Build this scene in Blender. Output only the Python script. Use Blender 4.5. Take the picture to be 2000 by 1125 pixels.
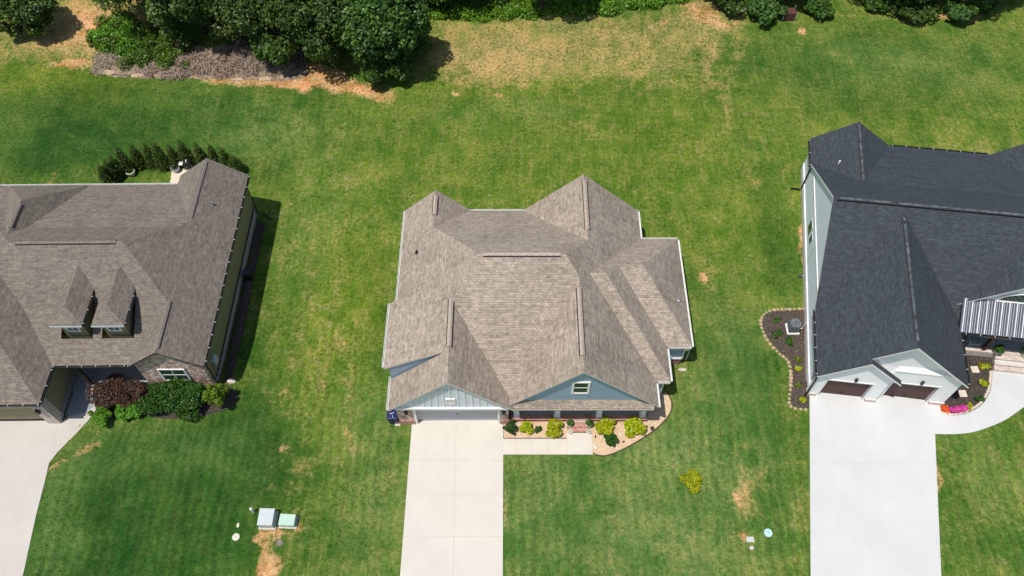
import bpy, math, random
import numpy as np
from mathutils import Vector, Matrix
R = math.radians
scene = bpy.context.scene
for o in list(bpy.data.objects): bpy.data.objects.remove(o)
COL = scene.collection

# ---------------------------------------------------------------- camera, sky, sun
F, TH, H = 1600., R(33.3), 47.4
cam = bpy.data.cameras.new("camera"); cam.lens = F / 2000 * 36; cam.sensor_width = 36
cam.clip_start = .5; cam.clip_end = 6000
co = bpy.data.objects.new("camera", cam); COL.objects.link(co)
co.location = (0, 0, H); co.rotation_euler = (TH, 0, 0); scene.camera = co
SUN = Vector((-.29, -.22, 1)).normalized()          # towards the sun
EL = math.asin(SUN.z); AZ = math.atan2(SUN.x, SUN.y)
world = bpy.data.worlds.new("World"); scene.world = world; world.use_nodes = True
wn = world.node_tree.nodes; bg = wn['Background']
sky = wn.new('ShaderNodeTexSky'); sky.sky_type = 'NISHITA'; sky.sun_disc = False
sky.sun_elevation = EL; sky.sun_rotation = AZ
world.node_tree.links.new(sky.outputs[0], bg.inputs[0]); bg.inputs[1].default_value = .10
sl = bpy.data.lights.new("sun", 'SUN'); sl.energy = 4.05; sl.angle = R(.5); sl.color = (1, .955, .88)
so = bpy.data.objects.new("sun", sl); COL.objects.link(so)
so.rotation_euler = SUN.to_track_quat('Z', 'Y').to_euler(); so.location = (-20, -15, 80)
scene.view_settings.view_transform = 'Standard'; scene.view_settings.look = 'None'
scene.view_settings.exposure = .06; scene.view_settings.gamma = 1

# ---------------------------------------------------------------- survey helpers
_S, _C = math.sin(TH), math.cos(TH)
def W(px, py, z=0.):                                  # surveyed point at height z
    a = (px - 1000) / F; b = (562.5 - py) / F
    d = (a, _S + b * _C, -_C + b * _S); t = (z - H) / d[2]
    return (d[0] * t, d[1] * t)
def dip(x, y):                                        # shallow swale between the two left lots
    def sm(t): t = min(max(t, 0), 1); return t * t * (3 - 2 * t)
    return -.7 * math.exp(-((x + 17.0) / 4.2) ** 2) * sm((y - 22) / 6) * (1 - sm((y - 42) / 8))
def G(px, py):                                        # ground point as xyz
    x, y = W(px, py, 0)
    for _ in range(4): x, y = W(px, py, dip(x, y))
    return (x, y, dip(x, y))

# ---------------------------------------------------------------- mesh builder
class MB:
    def __init__(s): s.v = []; s.f = []; s.uv = []; s.mi = []
    def add(s, vs, fs, uvs=None, m=0):
        n = len(s.v); s.v += [tuple(p) for p in vs]
        for k, f in enumerate(fs):
            s.f.append(tuple(n + i for i in f)); s.uv.append(uvs[k] if uvs else None); s.mi.append(m)
    def hull8(s, p, m=0):                              # 8 corners: bottom 4, top 4 (ccw)
        s.add(p, [(3, 2, 1, 0), (4, 5, 6, 7), (0, 1, 5, 4), (1, 2, 6, 5), (2, 3, 7, 6), (3, 0, 4, 7)], None, m)
    def box(s, x0, y0, z0, x1, y1, z1, T=None, m=0):
        c = [(x0, y0), (x1, y0), (x1, y1), (x0, y1)]
        if T: c = [T(*q) for q in c]
        s.hull8([(q[0], q[1], z0) for q in c] + [(q[0], q[1], z1) for q in c], m)
    def obox(s, o, ex, ey, ez, m=0):                   # corner origin + three edge vectors
        o, ex, ey, ez = map(Vector, (o, ex, ey, ez))
        p = [o, o + ex, o + ex + ey, o + ey]
        s.hull8([tuple(q) for q in p] + [tuple(q + ez) for q in p], m)
    def prism(s, poly, z0, z1, m=0):                   # polygon footprint
        n = len(poly)
        s.add([(p[0], p[1], z0) for p in poly] + [(p[0], p[1], z1) for p in poly],
              [tuple(range(n - 1, -1, -1)), tuple(range(n, 2 * n))] + [(i, (i + 1) % n, n + (i + 1) % n, n + i) for i in range(n)], None, m)
    def slab(s, pts, ext, m=0):                        # planar polygon extruded by a vector
        n = len(pts); e = Vector(ext)
        s.add([tuple(p) for p in pts] + [tuple(Vector(p) + e) for p in pts],
              [tuple(range(n - 1, -1, -1)), tuple(range(n, 2 * n))] + [(i, (i + 1) % n, n + (i + 1) % n, n + i) for i in range(n)], None, m)
    def tube(s, pts, r, seg=8, m=0, cap=True):
        pts = [Vector(p) for p in pts]; rs = r if isinstance(r, (list, tuple)) else [r] * len(pts)
        rings = []
        for i, p in enumerate(pts):
            d = (pts[min(i + 1, len(pts) - 1)] - pts[max(i - 1, 0)]).normalized()
            a = d.cross(Vector((0, 0, 1)));
            if a.length < .05: a = d.cross(Vector((1, 0, 0)))
            a.normalize(); b = d.cross(a)
            rings.append([p + (a * math.cos(t) + b * math.sin(t)) * rs[i] for t in [2 * math.pi * k / seg for k in range(seg)]])
        vs = [tuple(q) for ring in rings for q in ring]
        fs = [(i * seg + k, i * seg + (k + 1) % seg, (i + 1) * seg + (k + 1) % seg, (i + 1) * seg + k) for i in range(len(pts) - 1) for k in range(seg)]
        if cap: fs += [tuple(range(seg - 1, -1, -1)), tuple((len(pts) - 1) * seg + k for k in range(seg))]
        s.add(vs, fs, None, m)
    def lathe(s, c, prof, seg=20, m=0, sx=1, sy=1):    # prof: (r,z)
        vs = [(c[0] + r * sx * math.cos(2 * math.pi * k / seg), c[1] + r * sy * math.sin(2 * math.pi * k / seg), c[2] + z) for r, z in prof for k in range(seg)]
        n = len(prof)
        fs = [(i * seg + k, i * seg + (k + 1) % seg, (i + 1) * seg + (k + 1) % seg, (i + 1) * seg + k) for i in range(n - 1) for k in range(seg)]
        fs += [tuple(range(seg - 1, -1, -1)), tuple((n - 1) * seg + k for k in range(seg))]
        s.add(vs, fs, None, m)
    def build(s, name, mats, parent=None, base=None, bevel=0, smooth=False):
        if not isinstance(mats, (list, tuple)): mats = [mats]
        if base is None: base = root_loc(parent) if parent else (0, 0, 0)
        me = bpy.data.meshes.new(name)
        me.from_pydata([(a - base[0], b - base[1], c - base[2]) for a, b, c in s.v], [], s.f)
        for m in mats: me.materials.append(m)
        me.polygons.foreach_set('material_index', s.mi)
        if any(u for u in s.uv):
            l = me.uv_layers.new(name='UVMap'); i = 0
            for f, u in zip(s.f, s.uv):
                for k in range(len(f)):
                    l.data[i].uv = u[k] if u else (s.v[f[k]][0], s.v[f[k]][1]); i += 1
        if smooth: me.shade_smooth()
        me.update()
        o = bpy.data.objects.new(name, me); COL.objects.link(o)
        if parent: o.parent = parent
        else: o.location = base
        if bevel:
            b = o.modifiers.new('bevel', 'BEVEL'); b.width = bevel; b.segments = 2; b.limit_method = 'ANGLE'
        return o
def root_loc(o):
    while o.parent: o = o.parent
    return tuple(o.location)
def tag(o, label=None, cat=None, group=None, kind=None):
    if label: o['label'] = label
    if cat: o['category'] = cat
    if group: o['group'] = group
    if kind: o['kind'] = kind
    return o
def thing(name, loc, label, cat, group=None):
    o = bpy.data.objects.new(name, None); o.empty_display_size = .3; COL.objects.link(o); o.location = loc
    return tag(o, label, cat, group)

# ---------------------------------------------------------------- materials
def newmat(name):
    m = bpy.data.materials.new(name); m.use_nodes = True
    return m, m.node_tree.nodes, m.node_tree.links, m.node_tree.nodes['Principled BSDF']
def rgb(c): return (c[0], c[1], c[2], 1)
def noise(n, l, scale, detail=6, rough=.6, coord='Object', vec=None, dist=0):
    t = n.new('ShaderNodeTexNoise'); t.inputs['Scale'].default_value = scale
    t.inputs['Detail'].default_value = detail; t.inputs['Roughness'].default_value = rough; t.inputs['Distortion'].default_value = dist
    if vec is None:
        tc = n.new('ShaderNodeTexCoord'); vec = tc.outputs[coord]
    l.new(vec, t.inputs['Vector']); return t.outputs['Fac']
def mix(n, l, fac, a, b, mode='MIX'):
    m = n.new('ShaderNodeMix'); m.data_type = 'RGBA'; m.blend_type = mode
    for s, v in ((m.inputs[0], fac), (m.inputs[6], a), (m.inputs[7], b)):
        if isinstance(v, bpy.types.NodeSocket): l.new(v, s)
        elif isinstance(v, (int, float)): s.default_value = v
        else: s.default_value = rgb(v)
    return m.outputs[2]
def rng(n, l, v, a, b, c=0., d=1.):
    m = n.new('ShaderNodeMapRange'); l.new(v, m.inputs[0])
    for i, x in enumerate((a, b, c, d)): m.inputs[i + 1].default_value = x
    return m.outputs[0]
def mth(n, l, op, a, b=0.):
    m = n.new('ShaderNodeMath'); m.operation = op
    for s, v in ((m.inputs[0], a), (m.inputs[1], b)):
        if isinstance(v, bpy.types.NodeSocket): l.new(v, s)
        else: s.default_value = v
    return m.outputs[0]
def bump(n, l, b, h, st, d=.02):
    x = n.new('ShaderNodeBump'); x.inputs['Strength'].default_value = st; x.inputs['Distance'].default_value = d
    l.new(h, x.inputs['Height']); l.new(x.outputs[0], b.inputs['Normal'])
def plain(name, c, rough=.6, var=.12, scale=3., metal=0., spec=.4, bmp=0.):
    m, n, l, b = newmat(name)
    f = noise(n, l, scale, 5)
    lo = [x * (1 - var) for x in c]; hi = [min(1, x * (1 + var)) for x in c]
    l.new(mix(n, l, rng(n, l, f, .3, .7), lo, hi), b.inputs['Base Color'])
    b.inputs['Roughness'].default_value = rough; b.inputs['Metallic'].default_value = metal
    b.inputs['Specular IOR Level'].default_value = spec
    if bmp: bump(n, l, b, noise(n, l, scale * 8, 4), bmp)
    return m
def shingle(name, c1, c2, cm, stain, row=.19, tab=.36, spec=.25, sa=.7):
    m, n, l, b = newmat(name)
    tc = n.new('ShaderNodeTexCoord'); uv = tc.outputs['UV']
    br = n.new('ShaderNodeTexBrick'); l.new(uv, br.inputs['Vector'])
    br.offset = .5; br.inputs['Scale'].default_value = 1; br.inputs['Mortar Size'].default_value = .014
    br.inputs['Mortar Smooth'].default_value = .4; br.inputs['Bias'].default_value = 0
    br.inputs['Brick Width'].default_value = tab; br.inputs['Row Height'].default_value = row
    br.inputs['Color1'].default_value = rgb(c1); br.inputs['Color2'].default_value = rgb(c2); br.inputs['Mortar'].default_value = rgb(cm)
    br2 = n.new('ShaderNodeTexBrick'); l.new(uv, br2.inputs['Vector'])
    br2.offset = .37; br2.inputs['Scale'].default_value = 1; br2.inputs['Mortar Size'].default_value = 0
    br2.inputs['Brick Width'].default_value = tab * 3.7; br2.inputs['Row Height'].default_value = row
    br2.inputs['Color1'].default_value = (.86, .86, .86, 1); br2.inputs['Color2'].default_value = (1.13, 1.12, 1.11, 1)
    mpd = n.new('ShaderNodeMapping'); l.new(uv, mpd.inputs[0]); mpd.inputs['Scale'].default_value = (2.6, 5.5, 1)
    dash = noise(n, l, 1.0, 4, .75, vec=mpd.outputs[0]); cd = n.new('ShaderNodeCombineColor'); dv = rng(n, l, dash, .32, .68, .70, 1.32)
    for i in range(3): l.new(dv, cd.inputs[i])
    avg = [(a_ + b_) / 2 * .97 for a_, b_ in zip(c1, c2)]
    c = mix(n, l, .8, mix(n, l, .55, avg, br.outputs[0]), br2.outputs[0], 'MULTIPLY')
    c = mix(n, l, 1, c, cd.outputs[0], 'MULTIPLY')
    big = noise(n, l, .35, 5, .65); c = mix(n, l, rng(n, l, big, .45, .8, 0, sa), c, mix(n, l, 1, c, stain, 'MULTIPLY'))
    fine = noise(n, l, 3.8, 5, .85)
    g = n.new('ShaderNodeCombineColor'); v = rng(n, l, fine, .3, .7, .82, 1.2)
    for i in range(3): l.new(v, g.inputs[i])
    c = mix(n, l, 1, c, g.outputs[0], 'MULTIPLY')
    # streaks running down the slope
    mp = n.new('ShaderNodeMapping'); l.new(uv, mp.inputs[0]); mp.inputs['Scale'].default_value = (2.2, .25, 1)
    st = noise(n, l, 1.0, 4, .6, vec=mp.outputs[0])
    c = mix(n, l, rng(n, l, st, .5, .75, 0, .45 if name != 'charcoal_shingle' else .12), c, mix(n, l, 1, c, stain, 'MULTIPLY'))
    l.new(c, b.inputs['Base Color']); b.inputs['Roughness'].default_value = .85; b.inputs['Specular IOR Level'].default_value = spec
    bump(n, l, b, br.outputs[1], .5, -.02)
    return m
def siding(name, c, pitch=.15, axis='Z', wob=.05, spec=.3):
    m, n, l, b = newmat(name)
    tc = n.new('ShaderNodeTexCoord'); sp = n.new('ShaderNodeSeparateXYZ'); l.new(tc.outputs['Object'], sp.inputs[0])
    fr = mth(n, l, 'FRACT', mth(n, l, 'DIVIDE', sp.outputs[axis], pitch))
    k = rng(n, l, fr, 0, .12)
    f = noise(n, l, 1.2, 4)
    base = mix(n, l, rng(n, l, f, .3, .7), [x * (1 - wob) for x in c], [min(1, x * (1 + wob)) for x in c])
    l.new(mix(n, l, k, [x * .72 for x in c], base), b.inputs['Base Color'])
    bump(n, l, b, fr, .5, .02); b.inputs['Roughness'].default_value = .6; b.inputs['Specular IOR Level'].default_value = spec
    return m
def brick(name, c1, c2, cm, bw=.22, rh=.075, stone=False):
    m, n, l, b = newmat(name)
    tc = n.new('ShaderNodeTexCoord'); sp = n.new('ShaderNodeSeparateXYZ'); l.new(tc.outputs['Object'], sp.inputs[0])
    cb = n.new('ShaderNodeCombineXYZ'); l.new(mth(n, l, 'ADD', sp.outputs[0], sp.outputs[1]), cb.inputs[0]); l.new(sp.outputs[2], cb.inputs[1])
    if stone:
        vo = n.new('ShaderNodeTexVoronoi'); vo.inputs['Scale'].default_value = 4.2
        l.new(tc.outputs['Object'], vo.inputs['Vector'])
        bw_ = n.new('ShaderNodeSeparateColor'); l.new(vo.outputs['Color'], bw_.inputs[0])
        c = mix(n, l, rng(n, l, bw_.outputs[0], .2, .8), c1, c2)
        vo2 = n.new('ShaderNodeTexVoronoi'); vo2.feature = 'DISTANCE_TO_EDGE'; vo2.inputs['Scale'].default_value = 4.2; l.new(tc.outputs['Object'], vo2.inputs['Vector'])
        c = mix(n, l, rng(n, l, vo2.outputs['Distance'], .0, .07), cm, c); hgt = rng(n, l, vo2.outputs['Distance'], 0, .1)
    else:
        br = n.new('ShaderNodeTexBrick'); l.new(cb.outputs[0], br.inputs['Vector']); br.inputs['Scale'].default_value = 1
        br.inputs['Brick Width'].default_value = bw; br.inputs['Row Height'].default_value = rh; br.inputs['Mortar Size'].default_value = .008
        br.inputs['Color1'].default_value = rgb(c1); br.inputs['Color2'].default_value = rgb(c2); br.inputs['Mortar'].default_value = rgb(cm)
        c = br.outputs[0]; hgt = mth(n, l, 'SUBTRACT', 1., br.outputs[1])
    f = noise(n, l, 6, 4); g = mix(n, l, rng(n, l, f, .3, .7), (.8, .8, .8), (1.15, 1.15, 1.15))
    l.new(mix(n, l, 1, c, g, 'MULTIPLY'), b.inputs['Base Color']); b.inputs['Roughness'].default_value = .85
    bump(n, l, b, hgt, .6, .015)
    return m
def leafmat(name, a, bcol, c=None, transl=.25, spec=.35, rough=.45, attr='var'):
    m, n, l, b = newmat(name)
    at = n.new('ShaderNodeAttribute'); at.attribute_name = attr
    col = mix(n, l, at.outputs['Fac'], a, bcol)
    f = noise(n, l, .55, 4, .6)
    col = mix(n, l, rng(n, l, f, .42, .68), col, mix(n, l, 1, col, c or (1.35, 1.25, .9), 'MULTIPLY'))
    oi = n.new('ShaderNodeObjectInfo')
    hs = n.new('ShaderNodeHueSaturation'); l.new(col, hs.inputs['Color'])
    l.new(rng(n, l, oi.outputs['Random'], 0, 1, .485, .512), hs.inputs['Hue']); l.new(rng(n, l, oi.outputs['Random'], 0, 1, .85, 1.12), hs.inputs['Value'])
    col = hs.outputs[0]
    l.new(col, b.inputs['Base Color']); b.inputs['Roughness'].default_value = rough; b.inputs['Specular IOR Level'].default_value = spec
    tr = n.new('ShaderNodeBsdfTranslucent'); l.new(col, tr.inputs[0]); ms = n.new('ShaderNodeMixShader'); ms.inputs[0].default_value = transl
    l.new(b.outputs[0], ms.inputs[1]); l.new(tr.outputs[0], ms.inputs[2]); l.new(ms.outputs[0], n['Material Output'].inputs[0])
    return m
def glass(name, c=(.02, .025, .03)):
    m, n, l, b = newmat(name); f = noise(n, l, 1.5, 2)
    l.new(mix(n, l, f, [x * .6 for x in c], [x * 1.6 for x in c]), b.inputs['Base Color']); b.inputs['Roughness'].default_value = .06
    b.inputs['Specular IOR Level'].default_value = .8
    return m
def concrete(name, c, stain=.9, cracks=True):
    m, n, l, b = newmat(name)
    f1 = noise(n, l, .35, 6, .6); f2 = noise(n, l, 2.5, 6, .7); f3 = noise(n, l, 30, 3, .7)
    col = mix(n, l, rng(n, l, f1, .35, .65), [x * .93 for x in c], [x * 1.03 for x in c])
    col = mix(n, l, rng(n, l, f2, .5, .8, 0, .5), col, [c[0] * stain, c[1] * stain * .985, c[2] * stain * .96])
    col = mix(n, l, rng(n, l, f3, .3, .7, 0, .25), col, [x * .85 for x in c])
    mp = n.new('ShaderNodeMapping'); tc = n.new('ShaderNodeTexCoord'); l.new(tc.outputs['Object'], mp.inputs[0]); mp.inputs['Scale'].default_value = (1.6, .12, 1)
    f4 = noise(n, l, 1, 4, .6, vec=mp.outputs[0])
    col = mix(n, l, rng(n, l, f4, .5, .72, 0, .35), col, [x * .9 for x in c])
    l.new(col, b.inputs['Base Color']); b.inputs['Roughness'].default_value = .85; bump(n, l, b, f3, .15, .01)
    return m
def speckle(name, cols, scale=14, dark=(.05, .035, .02)):
    m, n, l, b = newmat(name)
    tc = n.new('ShaderNodeTexCoord'); vo = n.new('ShaderNodeTexVoronoi'); vo.inputs['Scale'].default_value = scale; l.new(tc.outputs['Object'], vo.inputs['Vector'])
    s = n.new('ShaderNodeSeparateColor'); l.new(vo.outputs['Color'], s.inputs[0])
    c = mix(n, l, rng(n, l, s.outputs[0], .2, .8), cols[0], cols[1])
    c = mix(n, l, rng(n, l, s.outputs[1], .75, .95), c, cols[2])
    c = mix(n, l, rng(n, l, vo.outputs['Distance'], .45, .9, 0, .6), c, dark)
    f = noise(n, l, .9, 5); c = mix(n, l, rng(n, l, f, .4, .7, 0, .5), c, mix(n, l, 1, c, (.75, .72, .7), 'MULTIPLY'))
    l.new(c, b.inputs['Base Color']); b.inputs['Roughness'].default_value = .95; bump(n, l, b, vo.outputs['Distance'], .8, -.03)
    return m

M = {}
M['shA'] = shingle('tan_shingle', (.305, .250, .200), (.455, .385, .315), (.195, .158, .127), (.62, .60, .57), row=.15, tab=.23)
M['shB'] = shingle('brown_shingle', (.180, .152, .126), (.235, .203, .170), (.125, .106, .088), (.76, .74, .73), row=.15, tab=.21, sa=.7)
M['shC'] = shingle('charcoal_shingle', (.041, .050, .059), (.058, .067, .077), (.032, .039, .046), (.9, .9, .95), row=.15, tab=.2, spec=.3)
M['ventA'] = plain('ridge_cap_tan', (.41, .345, .285), .9, .3, 9); M['ventB'] = plain('ridge_cap_brown', (.20, .17, .15), .9, .3, 9)
M['ventC'] = plain('ridge_cap_charcoal', (.075, .09, .105), .9, .95, 2.2)
M['darkslot'] = plain('vent_slot', (.035, .028, .025), .9)
M['white'] = plain('white_trim', (.82, .81, .79), .5, .05); M['fasciaA'] = plain('cream_fascia', (.62, .58, .52), .5, .06)
M['fasciaB'] = plain('brown_fascia', (.045, .033, .028), .6, .15); M['black'] = plain('black_metal', (.012, .012, .013), .4, .2)
M['gutterW'] = plain('white_gutter', (.70, .70, .66), .4, .1); M['gutterD'] = plain('dark_gutter', (.03, .028, .028), .35, .2)
M['blue'] = siding('blue_siding', (.34, .46, .57)); M['bluegrey'] = siding('grey_panel', (.66, .72, .76), 5, 'Z')
M['olive'] = siding('olive_siding', (.27, .245, .14), .16); M['whites'] = siding('white_siding', (.84, .91, .97), .16, wob=.02)
M['whitep'] = plain('white_painted_wall', (.87, .88, .87), .6, .03, .8)
M['brick'] = brick('red_brick', (.26, .075, .05), (.38, .14, .09), (.40, .34, .29)); M['brickp'] = brick('pink_brick', (.34, .13, .10), (.52, .26, .2), (.5, .42, .36))
M['brickg'] = brick('grey_brick', (.30, .27, .255), (.40, .36, .34), (.42, .4, .38)); M['brickt'] = brick('pale_tan_brick', (.50, .40, .34), (.66, .56, .49), (.6, .55, .5))
M['stone'] = brick('stacked_stone', (.42, .27, .21), (.80, .62, .52), (.30, .22, .18), stone=True)
M['glass'] = glass('dark_glass'); M['glassg'] = glass('green_glass', (.02, .05, .03)); M['glassb'] = glass('porch_glass', (.03, .035, .05))
M['conc'] = concrete('warm_concrete', (.62, .575, .505)); M['concW'] = concrete('pale_concrete', (.585, .585, .575), .95); M['concL'] = concrete('weathered_concrete', (.54, .50, .45), .8)
M['joint'] = plain('control_joint', (.50, .46, .405), .95, .15); M['porchfl'] = plain('porch_slab', (.28, .30, .32), .7, .1, 2)
M['gdoor'] = siding('grey_garage_door', (.42, .435, .455), .53); M['bdoor'] = siding('brown_garage_door', (.085, .04, .034), .3); M['ddoor'] = siding('taupe_garage_door', (.12, .10, .09), .5)
M['gravel'] = speckle('tan_gravel', ((.60, .42, .26), (.72, .52, .34), (.80, .68, .52)), 19, (.42, .27, .16)); M['mulch'] = speckle('brown_mulch', ((.05, .038, .032), (.085, .065, .052), (.17, .13, .10)), 17)
M['mulchd'] = speckle('dark_mulch', ((.035, .028, .024), (.06, .048, .04), (.12, .095, .075)), 17); M['rock'] = plain('edging_rock', (.46, .33, .22), .9, .3, 6, bmp=.4)
M['rockp'] = plain('pale_rock', (.62, .53, .45), .9, .2, 4, bmp=.3); M['rocktan'] = plain('tan_boulder', (.46, .34, .23), .9, .3, 4, bmp=.3); M['brickedge'] = plain('edging_dark', (.10, .07, .05), .9, .2)
M['bin'] = plain('blue_plastic', (.012, .018, .085), .35, .1); M['binlight'] = plain('white_decal', (.7, .7, .75), .5)
M['utilg'] = plain('grey_green_enamel', (.50, .55, .55), .4, .08); M['utilgr'] = plain('pale_green_enamel', (.44, .60, .49), .4, .06)
M['utild'] = plain('pale_cyan_plastic', (.42, .62, .58), .5, .08); M['acgrey'] = plain('condenser_grey', (.06, .07, .08), .5, .2); M['steel'] = plain('steel', (.42, .45, .48), .35, .15, metal=.6)
M['pot'] = plain('stone_planter', (.62, .58, .47), .7, .1); M['wood'] = plain('dark_brown_post', (.06, .018, .015), .5, .2); M['chair'] = plain('grey_wicker', (.28, .33, .35), .7, .15, 20)
M['bark'] = plain('bark', (.06, .045, .033), .95, .3, 6, bmp=.5); M['leafd'] = leafmat('deep_green_leaves', (.018, .055, .012), (.10, .20, .038), (1.6, 1.4, .9))
M['leafm'] = leafmat('mid_green_leaves', (.03, .085, .012), (.075, .17, .025)); M['leafb'] = leafmat('bright_green_leaves', (.07, .19, .012), (.14, .32, .022))
M['leafy'] = leafmat('yellow_green_leaves', (.24, .33, .008), (.52, .60, .015), (1.1, .9, .8)); M['leafo'] = leafmat('gold_olive_leaves', (.17, .20, .006), (.42, .44, .012))
M['leafg'] = leafmat('gold_green_leaves', (.06, .13, .008), (.20, .29, .02)); M['leafn'] = leafmat('bramble_leaves', (.045, .125, .012), (.12, .24, .028)); M['leafr'] = leafmat('burgundy_leaves', (.045, .024, .019), (.13, .068, .052)); M['leafa'] = leafmat('arborvitae_leaves', (.035, .078, .012), (.10, .165, .026), (1.6, 1.2, .7))
M['leafx'] = leafmat('boxwood_leaves', (.015, .06, .006), (.05, .13, .012)); M['leafk'] = leafmat('pink_petals', (.50, .03, .26), (.85, .12, .5)); M['leafor'] = leafmat('orange_petals', (.6, .05, .015), (.8, .14, .03))
M['leafo2'] = leafmat('olive_green_leaves', (.04, .078, .018), (.12, .18, .045), (1.4, 1.25, .9)); M['brush'] = leafmat('dry_brush_twigs', (.27, .205, .155), (.46, .37, .29), (1.15, 1.1, 1.05), .1)
M['metalroof'] = plain('standing_seam_metal', (.085, .09, .11), .55, .15, 1.5, metal=.1); M['seam'] = plain('pale_seam', (.70, .72, .78), .4, .1)

# ---------------------------------------------------------------- lawn: one sheet to the horizon
def axis(lo, hi, step, far):
    a = np.arange(lo, hi + 1e-6, step); k = np.array([3, 8, 20, 50, 120, 300, 700, far])
    return np.concatenate([lo - k[::-1], a, hi + k])
gx = axis(-52, 52, .3, 2500.); gy = axis(6, 78, .3, 2500.)
XX, YY = np.meshgrid(gx, gy)
def smst(t): t = np.clip(t, 0, 1); return t * t * (3 - 2 * t)
ZZ = -.7 * np.exp(-((XX + 17.0) / 4.2) ** 2) * smst((YY - 22) / 6) * (1 - smst((YY - 42) / 8))
rs = np.random.RandomState(4)
def vnoise(X, Y, s, seed):                             # smooth value noise
    r = np.random.RandomState(seed); t = r.rand(64, 64); x = X / s + 300; y = Y / s + 300
    xi = np.floor(x).astype(int); yi = np.floor(y).astype(int); fx = x - xi; fy = y - yi
    fx = fx * fx * (3 - 2 * fx); fy = fy * fy * (3 - 2 * fy); g = lambda i, j: t[i % 64, j % 64]
    return (g(xi, yi) * (1 - fx) + g(xi + 1, yi) * fx) * (1 - fy) + (g(xi, yi + 1) * (1 - fx) + g(xi + 1, yi + 1) * fx) * fy
wx = XX + 1.6 * (vnoise(XX, YY, 3.1, 1) - .5) + .8 * (vnoise(XX, YY, 1.1, 2) - .5)
wy = YY + 1.6 * (vnoise(XX, YY, 2.7, 3) - .5) + .8 * (vnoise(XX, YY, .9, 5) - .5)
dry = np.zeros_like(XX); dirt = np.zeros_like(XX); lush = np.zeros_like(XX); yel = np.zeros_like(XX)
def patch(A, px, py, rx, ry, k, ang=0, p=2.):
    x, y = W(px, py); c, s = math.cos(R(ang)), math.sin(R(ang)); dx, dy = wx - x, wy - y
    u = (dx * c + dy * s) / rx; v = (-dx * s + dy * c) / ry
    A += k * np.exp(-(np.abs(u) ** p + np.abs(v) ** p))
# dry, straw coloured zones
patch(dry, 1110, 85, 13.5, 5.0, .72, 0, 4); patch(dry, 930, 130, 6, 3.0, .35, 0, 3); patch(dry, 1400, 40, 3.5, 3, .6); patch(dry, 80, 60, 11, 4.6, .6, 0, 4); patch(dry, 200, 40, 5, 6, .5)
patch(dry, 1270, 190, 9, 3, .22); patch(dry, 590, 560, 2.4, 9, .15, 6, 3); patch(dry, 570, 760, 2.0, 8, .12, 6, 3); patch(dry, 560, 930, 1.2, 4, .26, 5); patch(dry, 1250, 400, 6, 8, .10); patch(dry, 1500, 350, 3, 8, .10); patch(dry, 880, 330, 7, 5, .10); patch(dry, 640, 720, 3, 9, .16)
patch(dry, 1470, 960, .6, 3.4, .36); patch(dry, 1400, 560, 1.5, 4, .28); patch(dry, 1900, 280, 3.5, 1.4, .5); patch(dry, 1860, 200, 4, 1, .2); patch(dry, 1600, 240, 3, 6, .08)
patch(dry, 300, 270, 4, .7, .25, 12); patch(dry, 90, 340, .5, 2, .4, -20); patch(dry, 1500, 990, 2.5, 5, .14); patch(dry, 1310, 960, 2, 2.5, .14); patch(dry, 1560, 960, .5, 5, .22); patch(dry, 1340, 800, 2, 4, .10); patch(dry, 1480, 740, 1, 3, .1); patch(dry, 1230, 1000, 5, 5, .10); patch(dry, 1430, 200, .5, 9, .25, -12)
patch(dry, 1170, 250, 6, 2, .18); patch(dry, 1930, 1000, 3, 6, .18); patch(dry, 1080, 330, 9, 4, .12); patch(dry, 720, 440, 5, 6, .14)
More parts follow.
